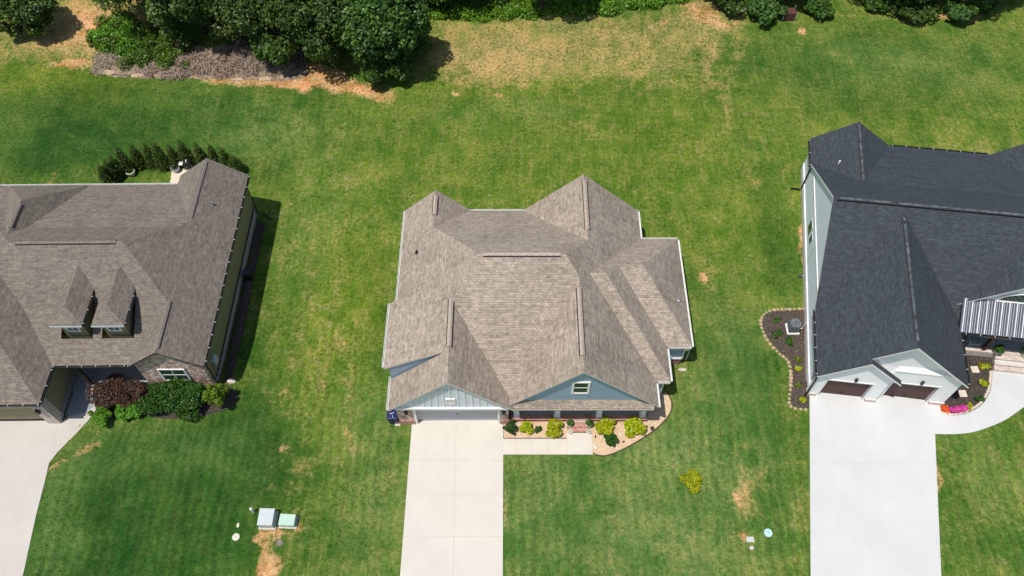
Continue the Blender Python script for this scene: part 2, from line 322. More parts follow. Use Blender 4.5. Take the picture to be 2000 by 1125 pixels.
# bare soil
for a in ((515, 1060, .35, 1.3, .9, -6), (520, 1115, .75, .9, 1.3, -20), (505, 1042, .7, .35, .7, 0), (575, 1022, .5, .5, .8, 0), (545, 1045, .6, .4, .5, 0), (140, 878, .4, .9, .5, -42), (176, 855, .3, .5, .6, -30), (108, 900, .25, .9, .45, -30),
          (1462, 1065, .35, .8, .8, 5), (1468, 1000, .25, .5, .5, 0), (1555, 62, .5, .5, 1.1, 0), (1585, 88, .2, .5, .5, 20), (1560, 150, .2, .2, .4, 0), (1567, 480, .3, 5.2, .8, 0), (1575, 350, .3, 1.2, .7, 0),
          (1380, 545, .6, .25, .9, -30), (1395, 580, .3, .2, .5, 0), (1450, 492, .3, .2, .6, 0), (1350, 520, .4, .15, .4, 10), (1345, 520, .2, .4, .4, 0), (880, 178, .5, .3, .9, 0), (965, 188, .8, .25, .8, 0), (1020, 183, .2, .3, .7, 0),
          (1290, 35, 1.2, .6, .6, 0), (1265, 48, .5, .5, .7, 0), (1370, 15, 2, 2.0, .8, 0), (1400, 50, 2.2, 1.0, .5, -20), (1440, 40, 1.2, .9, .5, 0), (1270, 85, 1.2, .5, .4, 0),
          (700, 172, 4.0, 1.1, .8, -6), (440, 152, 8.5, 1.0, .8, -3), (590, 150, 3.5, 1.4, .9, 0), (760, 190, 2, .7, .4, 0), (125, 128, 2.4, .8, .8, 8), (215, 135, 1.2, .9, .8, 0), (180, 70, 2.8, 2.6, .75, 30), (150, 20, 4, 2.5, .7, 0), (40, 100, 3, .5, .4, 0),
          (95, 85, 2, .8, .4, 0), (540, 880, .3, .5, .5, 0), (1836, 900, .12, 4, .8, 0), (1810, 35, 4, .8, .7, -8), (1900, 32, 2.5, .8, .8, 15), (1650, 25, 3, .6, .5, 0), (1425, 680, .2, 1.2, .3, 0),
          (1460, 1045, .3, .8, .35, 6), (1480, 940, .12, 1.0, .3, 5), (1465, 985, .25, .4, .6, 0), (1430, 185, .2, .2, .5, 0), (1610, 60, .15, .4, .6, 30), (1592, 95, .12, .6, .5, 0), (1870, 90, .4, .15, .4, 0), (1860, 200, .8, .3, .3, 0), (1340, 660, .5, .2, .4, 0), (1335, 893 - 240, .3, .3, .4, 0), (1320, 940, .4, .6, .3, 0), (1225, 1010, .25, .2, .25, 0), (780, 440, .2, .3, .4, 0), (1535, 1080, .25, .2, .6, 0), (450, 745, .5, .5, .5, 0), (740, 900, .2, 4, .12, 0), (1420, 180, .15, 3, .3, -12)): patch(dirt, *a)
# dark, lush turf
patch(lush, 300, 1000, 8, 7, 1.0, 0, 3); patch(lush, 150, 1080, 5, 4, .5); patch(lush, 250, 230, 17, 6, .75, 0, 3); patch(lush, 120, 330, 8, 5, .5); patch(lush, 1100, 950, 8, 4, .45); patch(lush, 1400, 700, 2.6, 8, .45)
patch(lush, 1515, 480, 1.2, 8, .7, 4); patch(lush, 1480, 740, 2.2, 8, .5); patch(lush, 1650, 120, 13, 5, .45, 0, 3); patch(lush, 730, 900, 2, 8, .4); patch(lush, 1140, 200, 8, 2, .3); patch(lush, 1080, 1080, 5, 3, .4); patch(lush, 500, 640, 2.5, 9, .35)
patch(lush, 1700, 215, 6, 2, .5); patch(lush, 1900, 1000, 3, 8, .2); patch(lush, 1020, 290, 14, 4, .2)
patch(yel, 80, 150, 9, 2.4, .9, 0, 3); patch(yel, 980, 165, 10, 1.8, .5); patch(yel, 1250, 300, 8, 8, .4, 0, 3); patch(yel, 900, 260, 9, 7, .35, 0, 3); patch(yel, 1300, 230, 6, 4, .3); patch(yel, 1750, 250, 9, 4, .25); patch(yel, 660, 380, 6, 6, .35)
cool = np.zeros_like(XX)
patch(cool, 1120, 1000, 7, 7, .9, 0, 3); patch(cool, 1400, 980, 5, 7, .8, 0, 3); patch(cool, 1430, 720, 2.5, 6, .7); patch(cool, 720, 960, 3, 8, .6); patch(cool, 120, 1000, 2, 5, .5); patch(cool, 330, 870, 4, 2, .5); patch(cool, 1750, 130, 10, 4, .45, 0, 3); patch(cool, 620, 430, 3, 6, .5); patch(cool, 480, 250, 6, 3, .5); patch(cool, 1930, 950, 3, 8, .5); patch(cool, 1000, 215, 8, 1.6, .5)
def seam(A, pts, w, k):
    for (a, b) in zip(pts, pts[1:]):
        for i in range(6): t = i / 6; patch(A, a[0] + (b[0] - a[0]) * t, a[1] + (b[1] - a[1]) * t, w, 1.1, k)
seam(dry, [(1385, 90), (1395, 150), (1425, 200), (1450, 260), (1475, 340), (1480, 400)], .4, .10); seam(dirt, [(1388, 120), (1398, 170), (1440, 235), (1470, 320)], .08, .08)
seam(dry, [(1488, 905), (1478, 960), (1470, 1010)], .15, .12); seam(dry, [(670, 640), (672, 760), (665, 900)], .25, .2); seam(dry, [(1004, 950), (1000, 1040)], .2, .2)
seam(yel, [(700, 480), (690, 620), (680, 760)], 1.6, .25); seam(lush, [(740, 520), (735, 640), (725, 760)], .7, .25)
patch(lush, 260, 1010, 7, 6, .5, 0, 3); patch(lush, 430, 900, 4, 3, .5); patch(yel, 640, 620, 2.5, 8, .5); patch(yel, 700, 560, 2, 6, .4); patch(yel, 1400, 450, 5, 6, .3)
att = np.stack([np.clip(dry, 0, 1), np.clip(dirt, 0, 1.3), np.clip(lush, 0, 1), np.clip(yel, 0, 1)], -1).reshape(-1, 4)
NX, NY = len(gx), len(gy)
me = bpy.data.meshes.new('lawn'); vv = np.stack([XX, YY, ZZ], -1).reshape(-1, 3)
idx = np.arange(NX * NY).reshape(NY, NX); qd = np.stack([idx[:-1, :-1], idx[:-1, 1:], idx[1:, 1:], idx[1:, :-1]], -1).reshape(-1, 4)
def fillmesh(me, vv, qd):
    k = qd.shape[1]
    me.vertices.add(len(vv)); me.vertices.foreach_set('co', vv.astype(np.float32).ravel())
    me.loops.add(qd.size); me.loops.foreach_set('vertex_index', qd.astype(np.int32).ravel())
    me.polygons.add(len(qd)); me.polygons.foreach_set('loop_start', np.arange(0, qd.size, k, dtype=np.int32)); me.polygons.foreach_set('loop_total', np.full(len(qd), k, dtype=np.int32))
    me.update(calc_edges=True)
fillmesh(me, vv, qd); me.shade_smooth()
ca = me.color_attributes.new('turf', 'FLOAT_COLOR', 'POINT'); ca.data.foreach_set('color', att.astype(np.float32).ravel())
cc = me.attributes.new('cool', 'FLOAT', 'POINT'); cc.data.foreach_set('value', np.clip(cool, 0, 1).astype(np.float32).ravel())
lawn = bpy.data.objects.new('lawn', me); COL.objects.link(lawn); tag(lawn, kind='structure')
def stripes(n, l, c):                                  # faint mowing lines
    tc = n.new('ShaderNodeTexCoord'); sp = n.new('ShaderNodeSeparateXYZ'); l.new(tc.outputs['Object'], sp.inputs[0]); w = noise(n, l, .25, 3, .5)
    def wave(ax, per, lo, hi, amp, tilt=0.):
        q = mth(n, l, 'ADD', sp.outputs[ax], mth(n, l, 'MULTIPLY', w, 1.6)); q = mth(n, l, 'ADD', q, mth(n, l, 'MULTIPLY', sp.outputs[1 - ax], tilt))
        k = mth(n, l, 'SINE', mth(n, l, 'MULTIPLY', q, 6.283 / per)); g = rng(n, l, sp.outputs[1], lo, hi)
        return mth(n, l, 'MULTIPLY', mth(n, l, 'MULTIPLY', k, g), amp)
    a = mth(n, l, 'ADD', wave(0, .62, 34, 20, .13, .02), wave(1, 1.0, 42, 48, .06, .12)); a = mth(n, l, 'ADD', a, wave(0, 2.3, 60, 10, .05, -.03))
    a = mth(n, l, 'MULTIPLY', a, rng(n, l, noise(n, l, .12, 3, .5), .35, .6, .25, 1)); a = mth(n, l, 'ADD', a, 1.)
    g = n.new('ShaderNodeCombineColor')
    for i in range(3): l.new(a, g.inputs[i])
    return mix(n, l, 1, c, g.outputs[0], 'MULTIPLY')
def lawnmat():
    m, n, l, b = newmat('lawn')
    at = n.new('ShaderNodeAttribute'); at.attribute_name = 'turf'; s = n.new('ShaderNodeSeparateColor'); l.new(at.outputs['Color'], s.inputs[0])
    n1 = noise(n, l, .16, 8, .66); n2 = noise(n, l, .85, 8, .72); n3 = noise(n, l, 4.2, 6, .75); n4 = noise(n, l, 13, 4, .75)
    mp = n.new('ShaderNodeMapping'); tc = n.new('ShaderNodeTexCoord'); l.new(tc.outputs['Object'], mp.inputs[0]); mp.inputs['Scale'].default_value = (3.4, .35, 1)
    ns = noise(n, l, 1.0, 6, .7, vec=mp.outputs[0], dist=.5)
    c = mix(n, l, rng(n, l, n1, .42, .58), (.062, .142, .014), (.132, .198, .026))
    c = mix(n, l, s.outputs[2], c, mix(n, l, rng(n, l, n1, .42, .58), (.017, .066, .009), (.040, .108, .016)))
    ac = n.new('ShaderNodeAttribute'); ac.attribute_name = 'cool'
    c = mix(n, l, mth(n, l, 'MULTIPLY', ac.outputs['Fac'], .8), c, mix(n, l, rng(n, l, n1, .42, .58), (.078, .165, .034), (.145, .218, .068)))
    c = mix(n, l, mth(n, l, 'MULTIPLY', at.outputs['Alpha'], .62), c, (.145, .200, .015))
    nl = mth(n, l, 'SUBTRACT', 1.0, mth(n, l, 'MULTIPLY', s.outputs[2], .85))
    c = mix(n, l, mth(n, l, 'MULTIPLY', nl, rng(n, l, n2, .46, .66, 0, .6)), c, mix(n, l, .5, c, (.21, .21, .055)))
    c = mix(n, l, rng(n, l, n2, .48, .34, 0, .7), c, mix(n, l, 1, c, (.66, .80, .62), 'MULTIPLY'))
    c = mix(n, l, mth(n, l, 'MULTIPLY', nl, rng(n, l, ns, .50, .66, 0, .85)), c, mix(n, l, .5, c, (.24, .22, .08)))
    c = stripes(n, l, c)
    c = mix(n, l, rng(n, l, ns, .47, .35, 0, .8), c, mix(n, l, 1, c, (.72, .86, .66), 'MULTIPLY'))
    t = mth(n, l, 'ADD', mth(n, l, 'MULTIPLY', n2, .5), mth(n, l, 'MULTIPLY', n3, .5))
    d = mth(n, l, 'ADD', mth(n, l, 'MULTIPLY', s.outputs[0], .46), mth(n, l, 'ADD', mth(n, l, 'MULTIPLY', n2, .75), mth(n, l, 'MULTIPLY', n3, .25)))
    straw = mix(n, l, rng(n, l, n3, .3, .7), (.30, .225, .075), (.52, .37, .17))
    c = mix(n, l, rng(n, l, d, .66, .96, 0, .92), c, straw)
    e = mth(n, l, 'ADD', mth(n, l, 'MULTIPLY', s.outputs[1], .55), t)
    soil = mix(n, l, rng(n, l, n2, .4, .6), (.52, .24, .10), (.62, .39, .21))
    c = mix(n, l, rng(n, l, e, .74, .96, 0, .95), c, soil)
    n5 = noise(n, l, 2.1, 7, .78); n6 = noise(n, l, .42, 7, .7)
    c = mix(n, l, rng(n, l, n6, .43, .57, 0, 1), mix(n, l, 1, c, (.84, .94, .86), 'MULTIPLY'), mix(n, l, 1, c, (1.26, 1.13, 1.18), 'MULTIPLY'))
    fl = mth(n, l, 'MULTIPLY', rng(n, l, n5, .53, .66, 0, .85), rng(n, l, mth(n, l, 'ADD', n6, mth(n, l, 'MULTIPLY', n1, .5)), .66, .84, .12, 1))
    c = mix(n, l, mth(n, l, 'MULTIPLY', fl, nl), c, (.30, .245, .135))
    c = mix(n, l, rng(n, l, n5, .47, .36, 0, .8), c, mix(n, l, 1, c, (.60, .72, .55), 'MULTIPLY'))
    c = mix(n, l, rng(n, l, n3, .30, .72, 0, 1), mix(n, l, 1, c, (.62, .68, .60), 'MULTIPLY'), mix(n, l, 1, c, (1.38, 1.30, 1.32), 'MULTIPLY'))
    c = mix(n, l, rng(n, l, n4, .35, .65, 0, 1), mix(n, l, 1, c, (1.2, 1.17, 1.2), 'MULTIPLY'), mix(n, l, 1, c, (.66, .70, .62), 'MULTIPLY'))
    l.new(c, b.inputs['Base Color']); b.inputs['Roughness'].default_value = .9; b.inputs['Specular IOR Level'].default_value = .12
    bump(n, l, b, mth(n, l, 'ADD', n3, n4), .5, .05)
    return m
me.materials.append(lawnmat())
def sheet(name, poly, z, mat, joints=(), label=None, th=.10):
    mb = MB(); mb.prism([p[:2] for p in poly], z - th, z); o = mb.build(name, mat, base=(poly[0][0], poly[0][1], 0)); tag(o, label, kind='structure'); return o
def joint(pa, pb, z, w=.022, name='joint'):             # saw-cut control joint laid on the slab
    a = Vector((pa[0], pa[1], 0)); b = Vector((pb[0], pb[1], 0)); d = (b - a).normalized(); s = Vector((-d.y, d.x, 0)) * w / 2
    return [tuple(a - s), tuple(b - s), tuple(b + s), tuple(a + s)]
def joints(segs, z):
    mb = MB()
    for a, b in segs: mb.add([(p[0], p[1], z) for p in joint(a, b, z)], [(0, 1, 2, 3)])
    tag(mb.build('control_joints', M['joint']), kind='structure')

# ---------------------------------------------------------------- roof from hip / gable volumes
def clip(poly, h):                                     # keep a*x+b*y+c >= 0
    out = []; a, b, c = h
    for i, p in enumerate(poly):
        q = poly[(i + 1) % len(poly)]; dp = a * p[0] + b * p[1] + c; dq = a * q[0] + b * q[1] + c
        if dp >= 0: out.append(p)
        if (dp >= 0) != (dq >= 0):
            t = dp / (dp - dq); out.append((p[0] + (q[0] - p[0]) * t, p[1] + (q[1] - p[1]) * t))
    return out
def area(p): return abs(sum(p[i][0] * p[(i + 1) % len(p)][1] - p[(i + 1) % len(p)][0] * p[i][1] for i in range(len(p)))) / 2 if len(p) > 2 else 0
def domh(d): return [(1, 0, -d[0]), (0, 1, -d[1]), (-1, 0, d[2]), (0, -1, d[3])]
def pl(side, at, z, p):                                # plane rising inwards from an eave
    return {'L': (p, 0, z - p * at), 'R': (-p, 0, z + p * at), 'F': (0, p, z - p * at), 'B': (0, -p, z + p * at)}[side]
def roof(mb, vols, T, th=.15, extra=None):
    for i, (dom, ps) in enumerate(vols):
        for p in ps:
            poly = [(dom[0], dom[1]), (dom[2], dom[1]), (dom[2], dom[3]), (dom[0], dom[3])]
            for q in ps:
                if q is not p: poly = clip(poly, (q[0] - p[0], q[1] - p[1], q[2] - p[2])) if poly else poly
            todo = [poly] if area(poly) > 1e-4 else []
            for k, (dk, pk) in enumerate(vols):
                if k == i: continue
                e = 1e-6 if k < i else -1e-6
                hs = domh(dk) + [(q[0] - p[0], q[1] - p[1], q[2] - p[2] + e) for q in pk]
                nxt = []
                for pg in todo:
                    if area(clipall(pg, hs)) < 1e-5: nxt.append(pg); continue
                    for h in hs:
                        o = clip(pg, (-h[0], -h[1], -h[2]))
                        if area(o) > 1e-5: nxt.append(o)
                        pg = clip(pg, h)
                        if area(pg) < 1e-5: break
                todo = nxt
            g = math.hypot(p[0], p[1]); gx_, gy_ = (p[0] / g, p[1] / g); k = math.sqrt(1 + g * g)
            for pg in todo:
                cl = []                                # drop duplicate points
                for q in pg:
                    if not cl or math.hypot(q[0] - cl[-1][0], q[1] - cl[-1][1]) > 1e-4: cl.append(q)
                if math.hypot(cl[0][0] - cl[-1][0], cl[0][1] - cl[-1][1]) < 1e-4: cl.pop()
                if len(cl) < 3: continue
                n = len(cl); top = []; bot = []
                for x, y in cl:
                    w = T(x, y); z = p[0] * x + p[1] * y + p[2]; top.append((w[0], w[1], z)); bot.append((w[0], w[1], z - th))
                uv = [(x * -gy_ + y * gx_ + 50, (x * gx_ + y * gy_) * k + 50) for x, y in cl]
                mb.add(top, [tuple(range(n))], [uv], 0)
                mb.add(bot, [tuple(range(n - 1, -1, -1))], None, 1)
                for a in range(n):
                    c = (a + 1) % n; e = Vector(top[c]) - Vector(top[a])
                    mb.add([top[a], bot[a], bot[c], top[c]], [(0, 1, 2, 3)], None, 1)
def clipall(pg, hs):
    for h in hs:
        pg = clip(pg, h)
        if len(pg) < 3: return []
    return pg
def ridge_vent(parent, T, a, b, mat, w=.26, lift=.018, slope=(.9, .9)):   # along a ridge a->b (u,v,z): cap with two dark slots
    A = Vector((*T(a[0], a[1]), a[2])); B = Vector((*T(b[0], b[1]), b[2])); d = (B - A); L = d.length; d.normalize()
    s = Vector((-d.y, d.x, 0)).normalized(); up = Vector((0, 0, 1)); mb = MB(); n = max(2, int(L / .32)); rnd = random.Random(int(L * 100))
    for i in range(n):                                 # overlapping cap shingles
        t0 = A + d * (L * i / n); t1 = A + d * (L * (i + 1) / n + .03); h = lift + rnd.uniform(0, .012)
        for sg, sl in ((1, slope[0]), (-1, slope[1])):
            e = s * sg * w / 2 - up * sl * w / 2 * .75
            pts = [t0 + up * h, t1 + up * (h + .015), t1 + e + up * (h + .015), t0 + e + up * h]
            if sg < 0: pts.reverse()
            mb.slab([tuple(q) for q in pts], (0, 0, .02), 0)
    for sg, sl in ((1, slope[0]), (-1, slope[1])):     # open slot under the cap's edge
        e = s * sg * (w / 2 + .002) - up * (sl * w / 2 * .85 - lift + .01)
        mb.obox(tuple(A + e), tuple(d * L), tuple(s * sg * .05 - up * sl * .04), (0, 0, .035), 1)
    return mb.build('ridge_vent', [mat, M['darkslot']], parent)
def gutter(parent, T, a, b, z, mat, out, w=.12, brackets=True):
    A = Vector((*T(*a), z - .13)); B = Vector((*T(*b), z - .13)); d = B - A; L = d.length; d.normalize()
    O = Vector((*T(a[0] + out[0], a[1] + out[1]), z - .13)) - A; O.normalize(); mb = MB()
    mb.obox(tuple(A + O * .004), tuple(d * L), tuple(O * w), (0, 0, .02)); mb.obox(tuple(A + O * (w - .015)), tuple(d * L), tuple(O * .025), (0, 0, .13))
    mb.obox(tuple(A + O * .004), tuple(d * L), tuple(O * .012), (0, 0, .115))
    for e in (A, B - d * .02): mb.obox(tuple(e + O * .018), tuple(d * .02), tuple(O * (w - .035)), (0, 0, .12))
    o = mb.build('gutter', mat, parent)
    if brackets:
        n = int(L / .9)
        for i in range(n + 1):
            mk = MB(); p = A + d * (.1 + (L - .2) * i / max(n, 1)); mk.obox(tuple(p + O * .0 + Vector((0, 0, .115))), tuple(d * .035), tuple(O * w), (0, 0, .018)); mk.build('bracket', M['utilg'], o)
    return o
def window(parent, o, ex, n, w, h, fw=.09, glassm=None, mull=(0, 1), trim=None, deep=.06):
    """o lower-left corner on the wall, ex unit along the wall, n outward normal"""
    o, ex, n = Vector(o), Vector(ex).normalized(), Vector(n).normalized(); up = Vector((0, 0, 1)); f = MB(); trim = trim or M['white']
    def bar(a, b, c, d, t=deep, off=0): f.obox(tuple(o + ex * a + up * b + n * off), tuple(ex * (c - a)), tuple(up * (d - b)), tuple(n * t))
    bar(-fw, -fw, 0, h + fw); bar(w, -fw, w + fw, h + fw); bar(0, h, w, h + fw); bar(0, -fw, w, 0)
    for i in range(mull[0]): x = w * (i + 1) / (mull[0] + 1); bar(x - .02, 0, x + .02, h, .035, .004)
    for i in range(mull[1]): y = h * (i + 1) / (mull[1] + 1); bar(0, y - .025, w, y + .025, .03, .004)
    fr = f.build('window', trim, parent)
    g = MB(); g.obox(tuple(o + n * .004), tuple(ex * w), tuple(up * h), tuple(n * .012)); g.build('pane', glassm or M['glass'], fr)
    return fr
def downspout(parent, pts, mat, r=.045):
    mb = MB(); mb.tube(pts, r, 6); return mb.build('downspout', mat, parent)
ID = lambda u, v: (u, v)

# ================================================================ centre house
zc = 2.9
cb = (.6, 21.2, 0)
house = thing('house', (1, 28, 0), 'middle house of the three, with tan shingle roof, blue siding and wide grey garage door', 'house', 'houses along the street')
mL, mR, mB, mF = pl('L', -7.4, zc, .95), pl('R', 8.72, zc, .93), pl('B', 35.65, zc, .70), pl('F', 20.85, zc, .70)
EV = (.562, 0, 6.55 + .562 * 3.6)
volsA = [((-7.4, 23.2, 8.72, 35.65), [mL, mR, mB, mF]), ((-3.2, 20.85, 8.72, 24.5), [mL, mR, mB, mF]),
    ((-7.4, 31.5, -2.8, 35.66), [mL, pl('R', -2.8, zc, .95)]),
    ((.74, 29.5, 8.72, 35.66), [mR, pl('L', .74, zc, .95)]),
    ((4.0, 24.88, 11.2, 33.2), [pl('R', 11.2, zc, .95), pl('B', 33.2, zc, .70), pl('F', 24.88, zc, .70)]),
    ((3.6, 22.47, 9.62, 33.2), [pl('R', 9.62, zc, .95), pl('B', 33.2, zc, .70), pl('F', 22.47, zc, .70)]),
    ((-.6, 20.82, 8.72, 27.6), [mR, pl('L', -.35, zc, 1.02)]),
    ((-7.35, 20.55, .15, 26.6), [pl('L', -7.35, zc, .973), pl('R', .15, zc, .973)]),
    ((-7.6, 22.62, -3.6, 27.2), [EV, (-.3, 0, 6.55 - .3 * 3.6 + .001)])]
mb = MB(); roof(mb, volsA, ID); rA = mb.build('roof', [M['shA'], M['fasciaA']], house)
ridge_vent(rA, ID, (-5.1, 35.2, 5.09), (-5.1, 33.6, 5.09), M['ventA']); ridge_vent(rA, ID, (4.73, 35.2, 6.62), (4.73, 31.2, 6.62), M['ventA'])
ridge_vent(rA, ID, (-1.7, 28.25, 8.09), (2.85, 28.25, 8.09), M['ventA'], slope=(.7, .7)); ridge_vent(rA, ID, (-3.6, 26.1, 6.55), (-3.6, 22.9, 6.55), M['ventA']); ridge_vent(rA, ID, (3.93, 26.4, 7.30), (3.93, 21.9, 7.30), M['ventA'])
gutter(house, ID, (-7.4, 27.3), (-7.4, 35.6), zc, M['gutterW'], (-1, 0), .10, False); gutter(house, ID, (-7.35, 20.6), (-7.35, 22.8), zc, M['gutterW'], (-1, 0), .10, False)
gutter(house, ID, (-7.6, 22.7), (-7.6, 27.15), 4.32, M['gutterW'], (-1, 0), .10, False)
gutter(house, ID, (-7.3, 35.66), (8.7, 35.66), zc, M['gutterW'], (0, 1), .1, False)
gutter(house, ID, (8.72, 33.25), (8.72, 35.6), zc, M['gutterW'], (1, 0), .1, False); gutter(house, ID, (11.2, 24.9), (11.2, 33.15), zc, M['gutterW'], (1, 0), .1, False); gutter(house, ID, (9.62, 22.5), (9.62, 24.75), zc, M['gutterW'], (1, 0), .1, False)
gutter(house, ID, (8.72, 20.8), (8.72, 22.35), zc, M['gutterW'], (1, 0), .1, False); gutter(house, ID, (8.8, 33.2), (11.2, 33.2), zc, M['gutterW'], (0, 1), .1, False)
gutter(house, ID, (9.75, 24.88), (11.15, 24.88), zc, M['fasciaA'], (0, -1), .1); gutter(house, ID, (8.85, 22.47), (9.55, 22.47), zc, M['fasciaA'], (0, -1), .1)
for x, y, z in ((-6.2, 31.2, 4.1), (10.6, 27.9, 3.55)):
    v_ = MB(); v_.tube([(x, y, z - .1), (x, y, z + .28)], .05, 8); v_.lathe((x, y, z - .02), [(.13, 0), (.12, .03), (.06, .07)], 10); v_.build('vent_pipe', M['steel'] if x > 0 else M['black'], rA)
# walls: brick base course and blue siding above
def walls(parent, boxes, T, z1, mat, zbr, brk, z0=-.9):
    a = MB(); b = MB()
    for (x0, y0, x1, y1) in boxes:
        a.box(x0, y0, zbr, x1, y1, z1, T); b.box(x0 - .03, y0 - .03, z0, x1 + .03, y1 + .03, zbr, T)
    return a.build('wall', mat, parent), b.build('foundation', brk, parent)
walls(house, [(-7.05, 23.0, 8.37, 35.3), (8.3, 25.2, 10.85, 32.85), (8.2, 22.8, 9.27, 32.0)], ID, 2.8, M['blue'], .85, M['brick'])
gw = MB(); Y0 = 21.0                                   # garage front wall, stone, with door opening
gw.box(-7.0, Y0, 0, -5.88, Y0 + .5, 2.52, m=0); gw.box(-.86, Y0, 0, -.2, Y0 + .5, 2.52, m=0); gw.box(-5.88, Y0 + .002, 2.2, -.86, Y0 + .5, 2.52)
gw.build('stone_wall', M['stone'], house)
for a_, b_ in ((-7.05, -6.01), (-.73, -.15)): gb = MB(); gb.box(a_, Y0 - .06, 0, b_, Y0 - .002, .55); gb.build('brick_ledge', M['brickp'], house)
gs = MB(); gs.box(-7.0, Y0 + .5, .3, -.2, 23.1, 2.8); gs.build('side_wall', M['blue'], house)
gb2 = MB(); gb2.box(-7.03, Y0 + .5, -.2, -.17, 23.1, .3); gb2.build('garage_foundation', M['brick'], house)
dr = MB(); dr.box(-5.88, Y0 + .22, .02, -.86, Y0 + .3, 2.2); d_ = dr.build('garage_door', M['gdoor'], house)
dh = MB(); dh.box(-3.42, Y0 + .19, .95, -3.3, Y0 + .22, 1.0); dh.build('handle', M['black'], d_)
tr = MB(); tr.box(-6.0, Y0 - .03, 0, -5.86, Y0 + .16, 2.22); tr.box(-.88, Y0 - .03, 0, -.74, Y0 + .16, 2.22); tr.box(-6.0, Y0 - .031, 2.2, -.74, Y0 + .16, 2.34); tr.build('door_frame', M['white'], d_)
# garage gable: grey panels with pale battens
def gable_wall(T, uc, hw, zb, zt, v, th=.12):
    return [(*T(uc - hw, v), zb), (*T(uc + hw, v), zb), (*T(uc, v), zt)]
zg = zc + .973 * 3.75 - .2
pw = MB(); pw.slab([(-6.75, Y0 - .2, 2.86), (-.45, Y0 - .2, 2.86), (-3.6, Y0 - .2, 2.86 + 3.15 * .973)], (0, .5, 0)); gable = pw.build('gable_panel', M['bluegrey'], house)
for i in range(15):
    x = -6.45 + i * .41; h = (3.15 - abs(x + 3.6)) * .973
    if h > .1: bt = MB(); bt.box(x - .036, Y0 - .235, 2.86, x + .036, Y0 - .2, 2.86 + h); bt.build('batten', M['white'], gable)
fz = MB(); fz.box(-6.95, Y0 - .3, 2.62, -.25, Y0 + .3, 2.86); fz.build('frieze_board', M['white'], house)
lv = MB(); lv.box(-3.88, Y0 - .27, 3.35, -3.32, Y0 - .2, 3.45); lv.box(-3.88, Y0 - .27, 3.95, -3.32, Y0 - .2, 4.05); lv.box(-3.88, Y0 - .27, 3.45, -3.78, Y0 - .2, 3.95); lv.box(-3.42, Y0 - .27, 3.45, -3.32, Y0 - .2, 3.95)
lo = lv.build('gable_vent', M['white'], house); l2 = MB()
for i in range(6): l2.obox((-3.78, Y0 - .26, 3.46 + i * .08), (.36, 0, 0), (0, .05, .05), (0, 0, .015))
l2.build('louvre', M['fasciaA'], lo)
# wedge wall under the upper left eave
ww = MB(); ww.slab([(-7.3, 22.70, 2.85), (-3.62, 22.70, 6.36), (-7.3, 22.70, 4.36)], (0, .15, 0)); ww.box(-7.3, 22.85, 2.8, -7.15, 27.0, 4.36); ww.build('side_gable_wall', M['blue'], house)
# carriage lamps beside the garage door
for x in (-6.4, -.5):
    la = MB(); la.box(x - .09, Y0 - .2, 1.7, x + .09, Y0 - .02, 2.0); la.lathe((x, Y0 - .11, 2.0), [(.13, 0), (.03, .12)], 8); la.build('wall_lamp', M['black'], house)
# front gable with window
fg = MB(); YG = 21.06; apx = 3.93; fg.slab([(apx - 4.0, YG, 3.02), (apx + 4.45, YG, 3.02), (apx, YG, 7.02)], (0, .5, 0)); fg.build('front_gable', M['blue'], house)
window(house, (apx - .37, YG, 4.3), (1, 0, 0), (0, -1, 0), .78, 1.25, .13, M['glassg'])
pr = MB(); skirt = [(-.05, 20.72, 2.88), (8.45, 20.72, 2.88), (8.3, YG, 3.30), (.1, YG, 3.30)]
pr.add(skirt, [(0, 1, 2, 3)], [[(q[0], q[1] * 1.5) for q in skirt]], 0); pr.slab([(-.05, 20.72, 2.70), (8.45, 20.72, 2.70), (8.45, 20.72, 2.88), (-.05, 20.72, 2.88)], (0, .12, 0), 1)
pr.box(-.05, 20.84, 2.72, 8.45, 23.0, 2.80, m=1)
pr_o = pr.build('porch_roof', [M['shA'], M['fasciaA']], house); gutter(house, ID, (0, 20.72), (8.4, 20.72), 2.88, M['ventA'], (0, -1), .1)
bm_ = MB(); bm_.box(.1, 21.28, 2.45, 8.3, 21.52, 2.72); bm_.build('porch_beam', M['white'], house)
# porch floor, brick skirt, columns, back wall
pf = MB(); pf.box(-.1, 21.15, 0, 8.3, 23.0, .42); pf.build('porch_base', M['brick'], house)
pe = MB(); pe.box(-.1, 21.05, .421, 8.35, 21.4, .47); pe.build('porch_edge', M['brickp'], house)
ps = MB(); ps.box(-.1, 21.4, .42, 8.3, 23.0, .462); ps.build('porch_floor', M['porchfl'], house)
for x in (.28, 2.8, 5.38, 8.08):
    c_ = MB(); c_.hull8([(x - .17, 21.2, .47), (x + .17, 21.2, .47), (x + .17, 21.54, .47), (x - .17, 21.54, .47), (x - .13, 21.24, 2.46), (x + .13, 21.24, 2.46), (x + .13, 21.5, 2.46), (x - .13, 21.5, 2.46)])
    c_.box(x - .2, 21.17, .471, x + .2, 21.57, .6); c_.build('column', M['white'], house)
pw_ = MB(); pw_.box(-.15, 22.9, .462, 8.33, 22.99, 2.7); pw_.build('porch_wall', M['bluegrey'], house)
for x0, w in ((.9, 1.3), (5.9, 1.6)): window(house, (x0, 22.9, 1.1), (1, 0, 0), (0, -1, 0), w, 1.4, .1, M['glassb'], (1, 1))
fd = MB(); fd.box(3.5, 22.84, .47, 4.5, 22.9, 2.5); fo = fd.build('front_door', M['wood'], house); k_ = MB(); k_.box(4.38, 22.8, 1.4, 4.44, 22.84, 1.55); k_.build('handle', M['steel'], fo)
